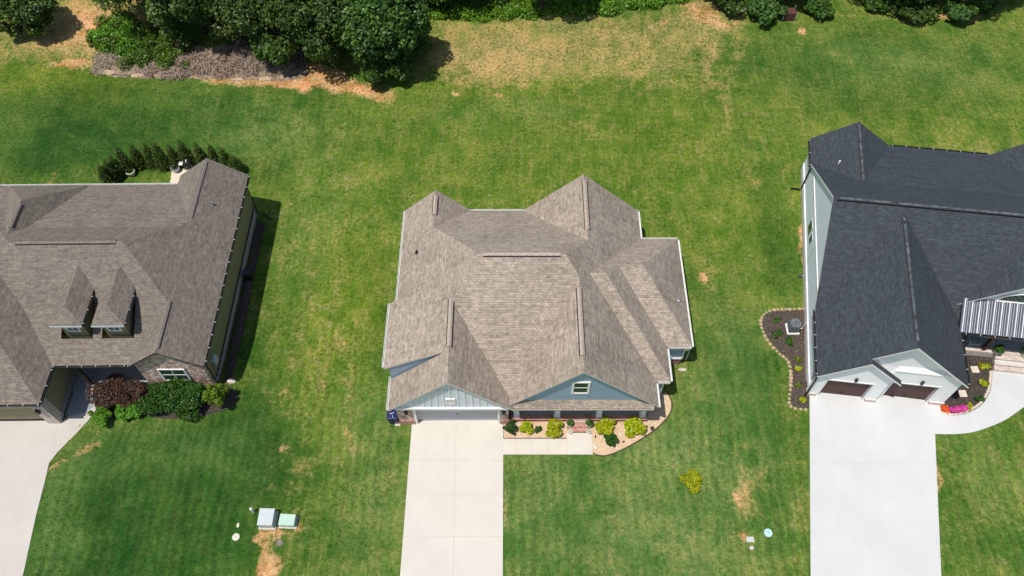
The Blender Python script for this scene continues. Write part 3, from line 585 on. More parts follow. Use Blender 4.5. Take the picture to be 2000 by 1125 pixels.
# side wall trim band and windows on the right
tb = MB(); tb.box(9.27, 25.1, .80, 10.9, 25.2, .96); tb.box(10.85, 25.1, .85, 10.95, 25.2, 2.8); tb.box(10.85, 25.2, .80, 10.95, 32.8, .96); tb.box(8.37, 22.7, .8, 9.35, 22.8, .96); tb.box(9.25, 22.7, .96, 9.35, 22.8, 2.8); tb.box(9.27, 22.8, .8, 9.36, 25.1, .96); tb.build('trim_band', M['white'], house)
wd_ = window(house, (10.95, 26.2, 1.2), (0, 1, 0), (1, 0, 0), 1.0, 1.3)
mt = MB(); mt.box(10.96, 25.5, 1.2, 11.42, 25.85, 1.75); mt.tube([(11.35, 25.45, .1), (11.35, 25.45, 1.2)], .04, 6); mt.build('utility_meter', M['gutterW'], house, bevel=.02)
# steps
for i in range(3):
    s_ = MB(); s_.box(3.42, 20.42 + i * .25, -.05, 4.86, 21.15, .13 + i * .12); s_.build('step', M['brickp'], house)

# ================================================================ right house (white, charcoal roof)
uu = (math.cos(R(7)), -math.sin(R(7))); vv_ = (math.sin(R(10)), math.cos(R(10)))
TR = lambda u, v: (18.75 + u * uu[0] + v * vv_[0], 22.9 + u * uu[1] + v * vv_[1])
U3 = Vector((*uu, 0)); V3 = Vector((*vv_, 0))
def P3(u, v, z): return (*TR(u, v), z)
def RL(px, py, z):                                     # survey point -> this house's own plan
    X, Y = W(px, py, z); dx, dy = X - 18.75, Y - 22.9; D = uu[0] * vv_[1] - uu[1] * vv_[0]
    return ((dx * vv_[1] - dy * vv_[0]) / D, (uu[0] * dy - uu[1] * dx) / D)
hr = thing('house', (*TR(8, 8), 0), 'large white house with charcoal shingle roof and two brown garage doors, at the right edge', 'house', 'houses along the street')
zr = 3.0
rB, rF = pl('B', 16.95, 3.2, .63), pl('F', 4.84, zr, .73)
vr = [((-.22, 4.84, 26, 16.95), [rB, rF]), ((2.6, 11.5, 26, 19.7), [pl('B', 19.7, zr, .36), rF]),
    ((-.2, 12.0, 5.45, 19.72), [pl('L', -.2, zr, .73), pl('R', 5.45, zr, .73)]), ((12.7, 12, 18.7, 19.72), [pl('L', 12.7, zr, .80), pl('R', 18.7, zr, .80)]),
    ((-.22, .18, 8.72, 10.7), [pl('L', -.22, zr, .86), pl('R', 8.72, zr, .86)]), ((-.22, -.17, 4.75, 3.0), [pl('L', -.22, zr, .86), pl('R', 4.75, zr, .86)]),
    ((8.0, 5.72, 16.4, 10.9), [pl('L', 8.1, 3.45, .80), pl('R', 16.4, 3.45, .80)])]
mb = MB(); roof(mb, vr, TR, .14); rC = mb.build('roof', [M['shC'], M['white']], hr)
zw = zr + .86 * 4.47; zmr = 7.29
ridge_vent(rC, TR, (4.25, 9.7, zw), (4.25, .7, zw), M['ventC'], .17, .008); ridge_vent(rC, TR, (2.62, 19.4, 5.06), (2.62, 14.2, 5.06), M['ventC'], .17, .008, (.7, .7))
ridge_vent(rC, TR, (0, 10.48, 7.26), (15, 10.48, 7.26), M['ventC'], .17, .008, (.65, .65)); ridge_vent(rC, TR, (12.25, 9.4, 6.77), (12.25, 6.0, 6.77), M['ventC'], .17, .008)
gutter(hr, TR, (-.2, 17.0), (-.2, 19.6), zr, M['gutterD'], (-1, 0)); gutter(hr, TR, (-.22, -.1), (-.22, 4.7), zr, M['gutterD'], (-1, 0)); gutter(hr, TR, (8.72, .3), (8.72, 5.6), zr, M['gutterD'], (1, 0))
gutter(hr, TR, (5.6, 19.7), (12.6, 19.7), zr, M['gutterD'], (0, 1))
for (u, v, z) in ((1.35, 16.4, 4.1),):
    v_ = MB(); a = TR(u, v); v_.tube([(*a, z - .1), (*a, z + .3)], .06, 8); v_.build('vent_pipe', M['white'], rC)
w1 = MB(); w1.box(0, 1.0, .45, 8.45, 10, 2.9, TR); w1.box(0, 9.9, .45, 8.5, 19.3, 2.9, TR); w1.box(8.45, 7.2, .45, 22, 19.3, 2.9, TR); w1.build('wall', M['whites'], hr)
w2 = MB(); w2.box(-.04, 1.0, -.3, 8.5, 10, .45, TR); w2.box(-.04, 9.9, -.3, 8.5, 19.35, .45, TR); w2.box(8.5, 7.16, -.3, 22, 19.35, .45, TR); w2.build('foundation', M['brickt'], hr)
lt = MB(); lt.obox(P3(-.06, .5, .45), tuple(U3 * .1), tuple(V3 * 18.8), (0, 0, .35)); lt.build('wall_plinth', M['whitep'], hr)
# left gable end (seen from the street side as a tall white triangle)
ge = MB(); ge.slab([P3(0, 5.1, 2.9), P3(0, 16.7, 3.1), P3(0, 10.48, 7.1)], tuple(U3 * .3)); ge.build('side_gable', M['whites'], hr)
gt = MB(); gt.obox(P3(-.05, .6, 2.86), tuple(U3 * .08), tuple(V3 * 18.6), (0, 0, .14)); gt.build('belt_board', M['white'], hr)
for (px, py, hh, w) in ((1583, 445, .95, .9), (1584, 468, .7, .6)):
    best = min(((abs(RL(px, py, z)[0]), z) for z in [i * .02 for i in range(20, 140)])); z = best[1]; v = RL(px, py, z)[1]
    window(hr, P3(-.02, v - w / 2, z - hh / 2), V3, -U3, w, hh, .04, M['glassg'], (0, 0), M['whites'], .02)
dp = MB(); q = [P3(-.28, 17.1, 2.85), P3(-.1, 17.2, 2.5), P3(-.1, 17.2, .35), P3(-.2, 17.2, .2), P3(-.85, 17.3, .12)]; downspout(hr, q, M['black'], .06)
downspout(hr, [P3(-.3, .1, 2.85), P3(-.1, -.02, 2.5), P3(-.1, -.02, .1)], M['black'], .06)
downspout(hr, [P3(8.8, .5, 2.85), P3(8.58, .6, 2.5), P3(8.58, .6, .1)], M['black'], .05)
# garage fronts
def garage_front(u0, u1, v, d0, d1, dh, apex, zt, nm):
    f = MB(); wn_ = -V3
    def pan(a, b, z0, z1): f.obox(P3(a, v, z0), tuple(U3 * (b - a)), tuple(V3 * .4), (0, 0, z1 - z0))
    pan(u0, d0, 0.02, 2.9); pan(d1, u1, .02, 2.9); pan(d0, d1, dh, 2.9)
    (f.slab([P3(u0 + .12, v, 2.9), P3(u1 - .12, v, 2.9), P3(apex, v, zt)], tuple(V3 * .4)) if nm == 'a' else None); f.build('front_wall', M['whitep'], hr)
    d = MB(); d.obox(P3(d0, v + .2, .02), tuple(U3 * (d1 - d0)), tuple(V3 * .06), (0, 0, dh - .02)); do = d.build('garage_door', M['bdoor'], hr)
    h = MB(); h.obox(P3((d0 + d1) / 2 - .1, v + .16, .3), tuple(U3 * .2), tuple(V3 * .04), (0, 0, .05)); h.build('handle', M['black'], do)
    t = MB()
    t.obox(P3(d0 - .12, v - .03, .02), tuple(U3 * .12), tuple(V3 * .2), (0, 0, dh + .1)); t.obox(P3(d1, v - .03, .02), tuple(U3 * .12), tuple(V3 * .2), (0, 0, dh + .1)); t.obox(P3(d0, v - .031, dh), tuple(U3 * (d1 - d0)), tuple(V3 * .18), (0, 0, .1)); t.build('door_frame', M['white'], do)
    bp = MB(); bp.obox(P3(u0 - .03, v - .1, .0), tuple(U3 * (d0 - u0 - .15)), tuple(V3 * .1), (0, 0, .3)); bp.build('pier_base', M['brickt'], hr); bp = MB(); bp.obox(P3(d1 + .16, v - .1, 0), tuple(U3 * (u1 - d1 - .13)), tuple(V3 * .1), (0, 0, .3)); bp.build('pier_base', M['brickt'], hr)
    l_ = MB(); c = P3((d0 + d1) / 2 + .1, v - .14, dh + .3); l_.obox(c, tuple(U3 * .16), tuple(V3 * .13), (0, 0, .28)); l_.build('wall_lamp', M['black'], hr)
garage_front(0, 4.25, .15, .7, 3.42, 2.15, 2.27, 5.0, 'a'); garage_front(4.25, 8.45, .45, 4.62, 7.4, 2.15, 4.25, 3.3, 'b')
fill = MB(); fill.slab([P3(.25, .62, 2.95), P3(8.25, .62, 2.95), P3(4.25, .62, 6.6)], tuple(V3 * .3)); fill.slab([P3(4.25, .451, 2.9), P3(8.3, .451, 2.9), P3(7.6, .451, 3.6), P3(4.25, .451, 3.6)], tuple(V3 * .395)); fill.build('upper_gable', M['whitep'], hr)
bb = MB(); bb.slab([P3(4.3, .41, 3.55), P3(4.3, .41, 3.62), P3(4.3, .619, 3.97), P3(4.3, .619, 3.55)], tuple(U3 * 2.75)); bb.build('belt_board', M['white'], hr)
# porch gable with half-round window, metal porch roof
pg = MB(); pg.slab([P3(8.5, 5.98, 3.5), P3(16.1, 5.98, 3.5), P3(12.25, 5.98, 6.55)], tuple(V3 * .3)); pgo = pg.build('porch_gable', M['whitep'], hr)
hw = MB(); arc = [P3(12.3 + 1.75 * math.cos(t), 5.94, 4.2 + .95 * math.sin(t)) for t in [math.pi * i / 14 for i in range(15)]]; hw.slab(arc, tuple(V3 * .03)); ho = hw.build('half_round_window', M['glassg'], hr)
hf = MB(); hf.tube([P3(12.3 + 1.78 * math.cos(t), 5.92, 4.18 + .98 * math.sin(t)) for t in [math.pi * i / 14 for i in range(15)]], .05, 6); hf.tube([P3(10.5, 5.92, 4.18), P3(14.1, 5.92, 4.18)], .05, 6); hf.build('window_frame', M['white'], ho)
mr = MB(); mr.slab([P3(8.6, 4.05, 3.0), P3(17, 4.05, 3.0), P3(17, 5.9, 4.05), P3(8.6, 5.9, 4.05)], (0, 0, .06)); mro = mr.build('metal_roof', M['metalroof'], hr)
sm_ = MB(); u = 8.7; k = 0
while u < 16.9:
    sl_ = (V3 * 1.85 + Vector((0, 0, 1.05))); big = k % 3 == 0
    sm_.obox(P3(u, 4.05, 3.06), tuple(U3 * (.06 if big else .016)), tuple(sl_), (0, 0, .06 if big else .03)); u += .15; k += 1
sm_.build('standing_seam', M['seam'], mro)
gutter(hr, TR, (8.9, 4.05), (17, 4.05), 3.04, M['gutterD'], (0, -1))
fl = MB(); fl.box(8.5, 4.3, -.1, 20, 5.0, .62, TR); fl.build('porch_base', M['brickt'], hr)
fl = MB(); fl.box(8.5, 4.62, .3, 20, 7.2, .66, TR); fl.build('porch_floor', M['porchfl'], hr)
for i in range(3): s_ = MB(); s_.box(12.0, 3.28 + i * .33, -.05, 16.5, 4.3, .2 + i * .17, TR); s_.build('step', M['brickt'], hr)
# porch post with brace, wicker chair and potted plants
pp = MB(); q0 = RL(1920, 682, .66); pp.obox(P3(q0[0] - .1, q0[1] - .1, .66), tuple(U3 * .22), tuple(V3 * .22), (0, 0, 2.5)); pp.build('porch_post', M['wood'], hr)
def stool(px, py):
    u, v = RL(px, py, 1.1); x, y = TR(u, v); t = thing('porch_chair', (x, y, .66), 'grey cushioned chair on the white house\'s porch beside the garage wing', 'chair')
    a = MB(); a.obox(P3(u - .35, v - .35, 1.0), tuple(U3 * .7), tuple(V3 * .7), (0, 0, .14)); a.build('seat', M['chair'], t, bevel=.03)
    a = MB(); a.obox(P3(u - .35, v + .3, 1.1), tuple(U3 * .7), tuple(V3 * .12 ), (0, 0, .5)); a.build('backrest', M['chair'], t, bevel=.03)
    for i in (-.35, .29):
        a = MB(); a.obox(P3(u + i, v - .35, 1.14), tuple(U3 * .07), tuple(V3 * .7), (0, 0, .2)); a.build('armrest', M['chair'], t)
        for j in (-.33, .27): a = MB(); a.obox(P3(u + i, v + j, .66), tuple(U3 * .05), tuple(V3 * .05), (0, 0, .36)); a.build('leg', M['acgrey'], t)
stool(1901, 664)

# ================================================================ left house
TL = lambda u, v: (u, v + .012 * (u + 28))
hl = thing('house', (-27, 30, 0), 'brown shingle roofed house with two small dormers and stone front gable, at the left edge', 'house', 'houses along the street')
zl = 3.35
lR = pl('R', -18.65, zl, .74); ZR = 7.16
vl = [((-35.9, 23.3, -18.65, 37.6), [lR, pl('L', -35.9, zl, .74), (0, .66, ZR - .66 * 29.8), (0, -.71, ZR + .71 * 29.8)]),
    ((-35.9, 23.3, -18.65, 27), [lR, pl('L', -35.9, zl, .74), pl('F', 23.3, zl, .5)]),
    ((-35.9, 31, -18.65, 37.6), [lR, pl('L', -35.9, zl, .74), pl('B', 37.6, zl, .385)]),
    ((-23.45, 30, -18.65, 38.4), [lR, pl('L', -23.45, zl, .74)]), ((-23.3, 23.15, -18.65, 30), [lR, pl('L', -23.3, zl, .76)]),
    ((-35.2, 31, -29.55, 37.61), [pl('L', -35.2, zl, .82), pl('R', -29.55, zl, 1.2), pl('B', 37.61, zl, .76)]),
    ((-36.5, 20.75, -27.85, 30.2), [pl('R', -27.85, zl, .8), pl('L', -36.5, zl, .8), pl('F', 20.75, zl, .62)]),
    ((-27.42, 24.75, -25.5, 28.9), [pl('L', -27.42, 5.6, .8), pl('R', -25.5, 5.6, .8), pl('F', 24.75, 5.6, .8)]),
    ((-24.95, 24.75, -23.0, 28.9), [pl('L', -24.95, 5.6, .8), pl('R', -23.0, 5.6, .8), pl('F', 24.75, 5.6, .8)])]
mb = MB(); roof(mb, vl, TL, .14); rB_ = mb.build('roof', [M['shB'], M['fasciaB']], hl)
ridge_vent(rB_, TL, (-30.3, 29.8, ZR), (-24.2, 29.8, ZR), M['ventB'], .22, .012, (.7, .7)); ridge_vent(rB_, TL, (-21.05, 38.1, 5.11), (-21.05, 33.2, 5.11), M['ventB'], .22, .012)
ridge_vent(rB_, TL, (-20.97, 26.8, 5.07), (-20.97, 23.5, 5.07), M['ventB'], .22, .012); ridge_vent(rB_, TL, (-31.85, 33.7, 6.1), (-31.85, 31.8, 6.1), M['ventB'], .22, .012)
for a, b, o in (((-18.65, 23.4), (-18.65, 38.3), (1, 0)), ((-27.9, 23.3), (-23.4, 23.3), (0, -1)), ((-27.85, 20.8), (-27.85, 23.1), (1, 0)), ((-36, 20.75), (-27.8, 20.75), (0, -1)), ((-35.9, 37.6), (-23.5, 37.6), (0, 1))): gutter(hl, TL, a, b, zl, M['gutterD'] if b[1] < 37 or o[0] else M['gutterW'], o, .11, b[1] < 38.35 and not (o[1] == 1))
for u0, u1 in ((-27.42, -25.5), (-24.95, -23.0)): gutter(hl, TL, (u0, 24.75), (u1, 24.75), 5.6, M['utilg'], (0, -1), .05, False); gutter(hl, TL, (u1, 24.8), (u1, 26.9), 5.6, M['gutterD'], (1, 0), .08)
v_ = MB(); v_.tube([(-20.1, 34.9, 4.2), (-20.1, 34.9, 4.75)], .07, 8); v_.build('vent_pipe', M['steel'], rB_)
a = MB(); a.box(-35.5, 25.5, .35, -19.02, 37.2, 3.22, TL); a.box(-23.0, 23.75, .35, -19.0, 38.1, 3.22, TL); a.box(-36, 21.2, .35, -28.2, 26, 3.22, TL); a.build('wall', M['olive'], hl)
a = MB(); a.box(-35.5, 25.45, -.9, -18.98, 37.25, .35, TL); a.box(-23.04, 23.8, -.9, -18.96, 38.14, .35, TL); a.box(-36, 21.25, -.9, -28.16, 26, .35, TL); a.build('foundation', M['brickg'], hl)
a = MB(); a.obox((*TL(-18.96, 24), .33), (.06, 0, 0), (0, 14.1, 0), (0, 0, .05)); a.build('water_table', M['fasciaB'], hl)
# stone front gable
a = MB(); a.slab([(*TL(-23.0, 23.42), -.3), (*TL(-19.0, 23.42), -.3), (*TL(-19.0, 23.42), 3.35), (*TL(-20.97, 23.42), 4.82), (*TL(-23.0, 23.42), 3.35)], (0, .34, 0)); a.build('stone_gable', M['stone'], hl)
window(hl, (*TL(-21.75, 23.42), 1.15), (1, 0, 0), (0, -1, 0), 1.5, 1.35, .09, M['glassg'], (1, 1))
a = MB(); a.slab([(*TL(-23.4, 20.72), 0)] * 0 + [(*TL(-23.0, 37.9), 3.2), (*TL(-19.0, 37.9), 3.2), (*TL(-21.0, 37.9), 4.8)], (0, .2, 0)); a.build('back_gable', M['olive'], hl)
for u in (-26.46, -23.98):
    a = MB(); a.box(u - .68, 25.05, 3.6, u + .68, 28, 5.5, TL); d_ = a.build('dormer_wall', M['olive'], hl)
    window(hl, (*TL(u - .32, 25.05), 4.62), (1, 0, 0), (0, -1, 0), .64, .62, .1, M['glassg'], (1, 1))
# garage front and pier
a = MB(); a.box(-28.9, 21.0, 0, -28.15, 21.6, 3.0, TL); a.box(-36, 21.0, 2.3, -28.9, 21.6, 3.0, TL); a.build('garage_pier', M['brickt'], hl)
a = MB(); a.box(-34.5, 21.25, .02, -28.9, 21.35, 2.3, TL); d_ = a.build('garage_door', M['ddoor'], hl); a = MB(); a.box(-34.5, 21.2, .02, -28.88, 21.25, .12, TL); a.build('door_seal', M['black'], d_)
a = MB(); a.box(-28.75, 20.82, 1.75, -28.55, 21.0, 2.1, TL); a.build('wall_lamp', M['black'], hl)
# entry porch
a = MB(); a.box(-28.1, 23.3, -.1, -26.85, 25.4, .09, TL); a.build('porch_base', M['porchfl'], hl)
a = MB(); a.box(-26.8, 23.7, -.1, -23.0, 25.5, .3, TL); a.build('porch_floor', M['porchfl'], hl)
a = MB(); a.box(-26.95, 23.5, .3, -26.75, 23.7, 3.2, TL); a.build('porch_post', M['fasciaB'], hl)
downspout(hl, [(-18.52, 37.95, 3.2), (-18.85, 38.0, 2.9), (-18.9, 38.05, -.4), (-18.2, 38.0, -.6), (-17.9, 37.6, -.6)], M['fasciaB'], .05)
downspout(hl, [(-18.52, 23.75, 3.2), (-18.9, 23.8, 2.9), (-18.9, 23.8, 0)], M['black'], .05)
a = MB(); a.box(-18.98, 24.5, 1.15, -18.75, 25.0, 1.75); a.lathe((-18.86, 24.75, 1.75), [(.1, 0), (.1, .1)], 12); mo_ = a.build('utility_meter', M['utilg'], hl, bevel=.02)
a = MB(); a.tube([(-18.9, 24.35, -.2), (-18.9, 24.35, 1.2)], .04, 6); a.build('conduit', M['steel'], mo_)
bar_ = thing('rain_barrel', G(487, 545), 'black round drum standing in the shade against the brown house\'s long side wall', 'barrel')
x, y, z = bar_.location; a = MB(); a.lathe((x, y, z), [(.24, 0), (.3, .25), (.3, .6), (.25, .85)], 18); a.build('drum', M['black'], bar_, smooth=False); a = MB(); a.lathe((x, y, z + .85), [(.26, 0), (.26, .03), (.1, .05)], 18); a.build('lid', M['acgrey'], bar_)

# ================================================================ paved surfaces and beds
def poly(pts): return [W(*p) for p in pts]
sheet('driveway', poly([(805, 822), (983, 820), (981, 1400), (760, 1400)]), .03, M['conc'])
sheet('walkway', poly([(982.5, 857), (1107, 857), (1107, 846), (1155, 846), (1158, 888), (982.5, 888)]), .034, M['conc'])
joints([(W(803, 900), W(982, 900)), (W(797, 967), W(982, 967)), (W(786, 1048), W(981, 1048)), (W(891, 826), W(880, 1400)), (W(1007, 857), W(1007, 888)), (W(1038, 857), W(1038, 888)), (W(1071, 857), W(1071, 888)), (W(1106, 857), W(1108, 888))], .0405)
sheet('driveway', poly([(1581, 766), (1600, 758), (1700, 768), (1837, 786), (1842, 797), (1826, 848), (1838, 1125), (1850, 1400), (1580, 1400), (1583, 1125)]), .03, M['concW'])
def smooth(pts, n=6):                                  # Catmull-Rom through survey points
    out = []
    for i in range(len(pts) - 1):
        p = [pts[max(i - 1, 0)], pts[i], pts[i + 1], pts[min(i + 2, len(pts) - 1)]]
        for k in range(n):
            t = k / n; out.append(tuple(.5 * (2 * p[1][j] + (p[2][j] - p[0][j]) * t + (2 * p[0][j] - 5 * p[1][j] + 4 * p[2][j] - p[3][j]) * t * t + (3 * p[1][j] - p[0][j] - 3 * p[2][j] + p[3][j]) * t ** 3) for j in (0, 1)))
    return out + [pts[-1]]
inner = smooth([(1838, 807), (1862, 812), (1892, 806), (1918, 790), (1933, 766), (1937, 745), (1938, 724)])
outer = smooth([(2060, 757), (2000, 795), (1960, 822), (1905, 843), (1865, 848), (1825, 848)])
sheet('walkway', poly(inner + [(2100, 735)] + outer), .036, M['concW'])
sheet('driveway', poly([(-60, 812), (80, 817), (124, 822), (135, 812), (168, 806), (184, 790), (188, 800), (172, 822), (150, 846), (112, 884), (96, 905), (88, 940), (70, 1010), (45, 1125), (10, 1400), (-200, 1400)]), .03, M['concL'])
joints([(W(-60, 930), W(89, 933)), (W(-60, 1036), W(63, 1038)), (W(112, 822), W(104, 892))], .0365)
sheet('walkway', poly([(150, 750), (172, 750), (186, 792), (168, 806), (128, 812)]), .05, M['porchfl'])  # concrete entry walk; the dark blue-grey colour stands in for the wing's shade
sheet('patio', poly([(330, 375), (336, 333), (350, 322), (420, 322), (430, 375)]), .03, plain('patio_concrete', (.66, .58, .45), .9, .06, 2))
joints([(W(1583, 905), W(1829, 905))], .0365)
# centre beds
sheet('gravel_bed', poly([(983, 818), (1112, 818), (1107, 856), (984, 856)]), .02, M['gravel'])
sheet('gravel_bed', poly([(1150, 818), (1262, 815), (1268, 785), (1275, 770), (1302, 768)] + smooth([(1302, 768), (1310, 785), (1308, 805), (1290, 828), (1262, 850), (1225, 872), (1196, 885), (1178, 889), (1163, 886), (1157, 878), (1155, 845)])), .022, M['gravel'])
def edging(pts, r, mat, name, z=.05):
    mb = MB(); mb.tube([(*W(*p), z) for p in pts], r, 6); o = mb.build(name, mat); return o
tag(edging(smooth([(1304, 768), (1312, 785), (1310, 806), (1291, 830), (1263, 852), (1225, 874), (1196, 887), (1178, 891), (1163, 888)]), .035, M['brickedge'], 'bed_edging'), 'thin dark curved edging between the tan gravel bed and the front lawn', 'edging')
tag(edging([(984, 856.5), (1106, 856.5)], .03, M['brickedge'], 'bed_edging'), 'straight dark edging strip between gravel bed and the front walkway', 'edging')
# mulch beds
sheet('mulch_bed', poly(smooth([(1580, 606), (1545, 606), (1503, 610), (1489, 628), (1497, 655), (1520, 684), (1543, 706), (1548, 745), (1546, 790), (1580, 798)])), .02, M['mulch'])
sheet('mulch_bed', poly([(1880, 690), (1940, 694)] + inner[::-1] + [(1838, 790)]), .018, M['mulchd'])
sheet('mulch_bed', poly(smooth([(180, 752), (182, 800), (215, 818), (270, 812), (330, 818), (400, 812), (455, 792), (462, 768), (440, 750)])), .02, M['mulchd'])
mbd = [G(465 - 0, 745), G(430, 745), G(485, 415), G(515, 430)]
b_ = MB(); b_.add([(x, y, z + .03) for x, y, z in [G(437, 747), G(452, 742), G(478, 640), G(497, 540), G(519, 437), G(503, 430)]], [(0, 1, 2, 3, 4, 5)]); tag(b_.build('mulch_bed', M['mulchd']), kind='structure')
rj = random.Random(8); lit = smooth([(178, 140), (200, 110), (300, 90), (560, 100), (600, 140), (575, 157), (520, 156), (430, 154), (300, 153), (185, 147), (178, 140)], 14)
sheet('mulch_bed', poly([(a + rj.uniform(-4, 4), b + rj.uniform(-3, 3)) for a, b in lit[:-1]]), .03, speckle('bramble_litter', ((.20, .15, .11), (.32, .24, .17), (.46, .32, .2)), 5))

# ================================================================ rocks
def rock(name, px, py, sx, sy, h, label, cat='rock', group=None, mat='rockp', seed=0, pos=None):
    x, y, z = pos or G(px, py); rnd = random.Random(seed); mb = MB(); ns, nr = 9, 5; vs = []
    for j in range(nr + 1):
        ph = (j / nr) * math.pi / 2; r = math.cos(ph) ** .6 if j < nr else .12
        for k in range(ns): t = 2 * math.pi * k / ns; q = r * rnd.uniform(.85, 1.12); vs.append((x + sx * q * math.cos(t), y + sy * q * math.sin(t), z - .03 + h * math.sin(ph) * rnd.uniform(.92, 1.05)))
    fs = [(j * ns + k, j * ns + (k + 1) % ns, (j + 1) * ns + (k + 1) % ns, (j + 1) * ns + k) for j in range(nr) for k in range(ns)] + [tuple(nr * ns + k for k in range(ns))]
    mb.add(vs, fs); return tag(mb.build(name, M[mat], base=(x, y, z)), label, cat, group)
k = 0
bp_ = smooth([(1578, 603), (1545, 604), (1503, 607), (1486, 626), (1494, 656), (1517, 686), (1540, 708), (1545, 745), (1543, 792), (1578, 800)], 12)
acc = 0; last = W(*bp_[0]); rr = random.Random(5); protos = []
for p in bp_:
    x, y = W(*p); acc += math.hypot(x - last[0], y - last[1]); last = (x, y)
    if acc > .24 or k == 0:
        acc = 0
        if k < 5: protos.append(rock('edging_stone', 0, 0, .135, .11, .10, 'tan stone in the border of the mulch bed left of the white house', 'edging stone', 'tan border stones round the white house mulch bed', 'rock', k, (x, y, 0.0))); o = protos[-1]
        else: o = protos[k % 5].copy(); COL.objects.link(o); o.location = (x, y, 0); o.rotation_euler[2] = rr.uniform(0, 6)
        s = rr.uniform(.8, 1.25); o.scale = (s, s, rr.uniform(.8, 1.2)); k += 1
protos2 = []
acc = 0; last = W(*inner[0]); k = 0
for p in inner[2:-2]:
    x, y = W(p[0] - 3, p[1] - 3)
    if k < 3: o = rock('edging_stone', 0, 0, .12, .10, .10, 'small pale stone edging the dark bed along the curved walk', 'edging stone', 'pale border stones along the curved walk', 'rockp', 30 + k, (x, y, .01)); protos2.append(o)
    else: o = protos2[k % 3].copy(); COL.objects.link(o); o.location = (x, y, .01); o.rotation_euler[2] = k * 1.7
    k += 1
for i, (px, py, sx, sy, h, lb) in enumerate(((452, 745, .32, .2, .22, 'pale boulder at the front corner of the brown house'), (1333, 722, .30, .13, .12, 'pale downspout splash stone at the centre house\'s right side bay'), (1007, 827, .22, .16, .14, 'pale rock beside the garage corner, near the round dark shrub'),
        (211, 143, .75, .28, .3, 'large tan boulder, leftmost under the bramble bank'), (272, 149, .7, .25, .25, 'tan boulder second from left under the bramble bank'), (312, 147, .6, .3, .25, 'tan boulder third from left under the bramble bank'), (465, 156, .5, .2, .2, 'small tan boulder below the grey brush'), (520, 155, .6, .25, .22, 'tan boulder at the foot of the trees below the tall thicket'),
        (1274, 837, .14, .18, .12, 'brown rock at the right end of the tan gravel bed'), (1263, 834, .11, .1, .12, 'small dark rock at the right end of the tan gravel bed'), (1265, 822, .2, .1, .06, 'flat grey rock near the porch corner in the gravel bed'), (1212, 848, .16, .2, .06, 'white flat rock between the yellow green shrubs'), (1162, 871, .18, .25, .08, 'white flat rock at the corner of the walkway bed'), (1163, 853, .05, .13, .14, 'small brown rock beside the walkway bed edge'), (1218, 863, .1, .08, .09, 'small brown rock right of the lower dark green shrub'))):
    rock('boulder' if sx > .25 else 'rock', px, py, sx, sy, h, lb, 'boulder' if sx > .25 else 'rock', None, 'bark' if i in (8, 9, 13, 14) else 'rocktan' if 3 <= i <= 7 else 'rockp', i + 60)
for i, (px, py, lb) in enumerate(((1904, 722, 'square pale stepping stone in the dark bed, upper one beside the steps'), (1880, 769, 'square pale stepping stone in the dark bed, lower one near the pink flowers'))):
    a = MB(); x, y = W(px, py); a.box(x - .24, y - .24, .0, x + .24, y + .24, .06); tag(a.build('stepping_stone', M['rockp'], base=(x, y, 0), bevel=.03), lb, 'stepping stone', 'stepping stones in the dark bed')
for i, (px, py, lb) in enumerate(((177, 748, 'tan block step beside the burgundy shrub, upper one'), (175, 757, 'tan block step beside the burgundy shrub, middle one'), (173, 766, 'tan block step beside the burgundy shrub, lower one'))):
    a = MB(); x, y = W(px + 3, py + 4); a.box(x - .28, y - .18, .0, x + .28, y + .18, .30 - i * .08); tag(a.build('stone_block', M['brickt'], base=(x, y, 0), bevel=.03), lb, 'stone block', 'stone blocks by the brown house entry')

# ================================================================ foliage
def leaves(blobs, n, size, seed, flat=.55, inner=.62, aspect=1.5):
    """n leaf clumps spread through the blobs' outer volume"""
    r = np.random.RandomState(seed); bl = np.array(blobs, float); wgt = (bl[:, 3] * bl[:, 4] + bl[:, 4] * bl[:, 5]) ; wgt /= wgt.sum()
    b = bl[r.choice(len(bl), n, p=wgt)]; d = r.normal(size=(n, 3)); d /= np.linalg.norm(d, axis=1)[:, None]
    rad = inner + (1.06 - inner) * r.rand(n) ** .6
    c = b[:, :3] + d * rad[:, None] * b[:, 3:6]
    nr = d / b[:, 3:6]; nr /= np.linalg.norm(nr, axis=1)[:, None]; nr = nr * flat + r.normal(size=(n, 3)) * .5 + np.array([0, 0, .25]); nr /= np.linalg.norm(nr, axis=1)[:, None]
    t = np.cross(nr, r.normal(size=(n, 3))); t /= np.linalg.norm(t, axis=1)[:, None]; u = np.cross(nr, t)
    s = size * r.uniform(.6, 1.3, n)[:, None]; t = t * s * aspect * .5; u = u * s * .5
    fold = nr * s * .18
    V = np.stack([c - t, c - u * .9 + fold, c + t, c + u * .9 + fold], 1).reshape(-1, 3)
    return V, r.rand(n)
def leafobj(name, V, var, mat, parent=None, base=(0, 0, 0)):
    me = bpy.data.meshes.new(name); fillmesh(me, V - np.array(base), np.arange(len(V)).reshape(-1, 4)); me.materials.append(mat)
    a = me.attributes.new('var', 'FLOAT', 'FACE'); a.data.foreach_set('value', var.astype(np.float32))
    o = bpy.data.objects.new(name, me); COL.objects.link(o)
    if parent: o.parent = parent
    else: o.location = base
    return o
def lumpy(cx, cy, cz, rx, ry, rz, n, k, seed):         # ring of smaller lobes over an ellipsoid
    r = np.random.RandomState(seed); out = [(cx, cy, cz, rx * .60, ry * .60, rz * .62)]
    for i in range(n):
        d = r.normal(size=3); d /= np.linalg.norm(d); d[2] = abs(d[2]) * .9 - .25 * r.rand()
        q = r.uniform(.58, 1.0); s = r.uniform(.6, 1.35) * k
        out.append((cx + d[0] * rx * q, cy + d[1] * ry * q, cz + d[2] * rz * q, s * rx, s * ry, s * rz))
    return out
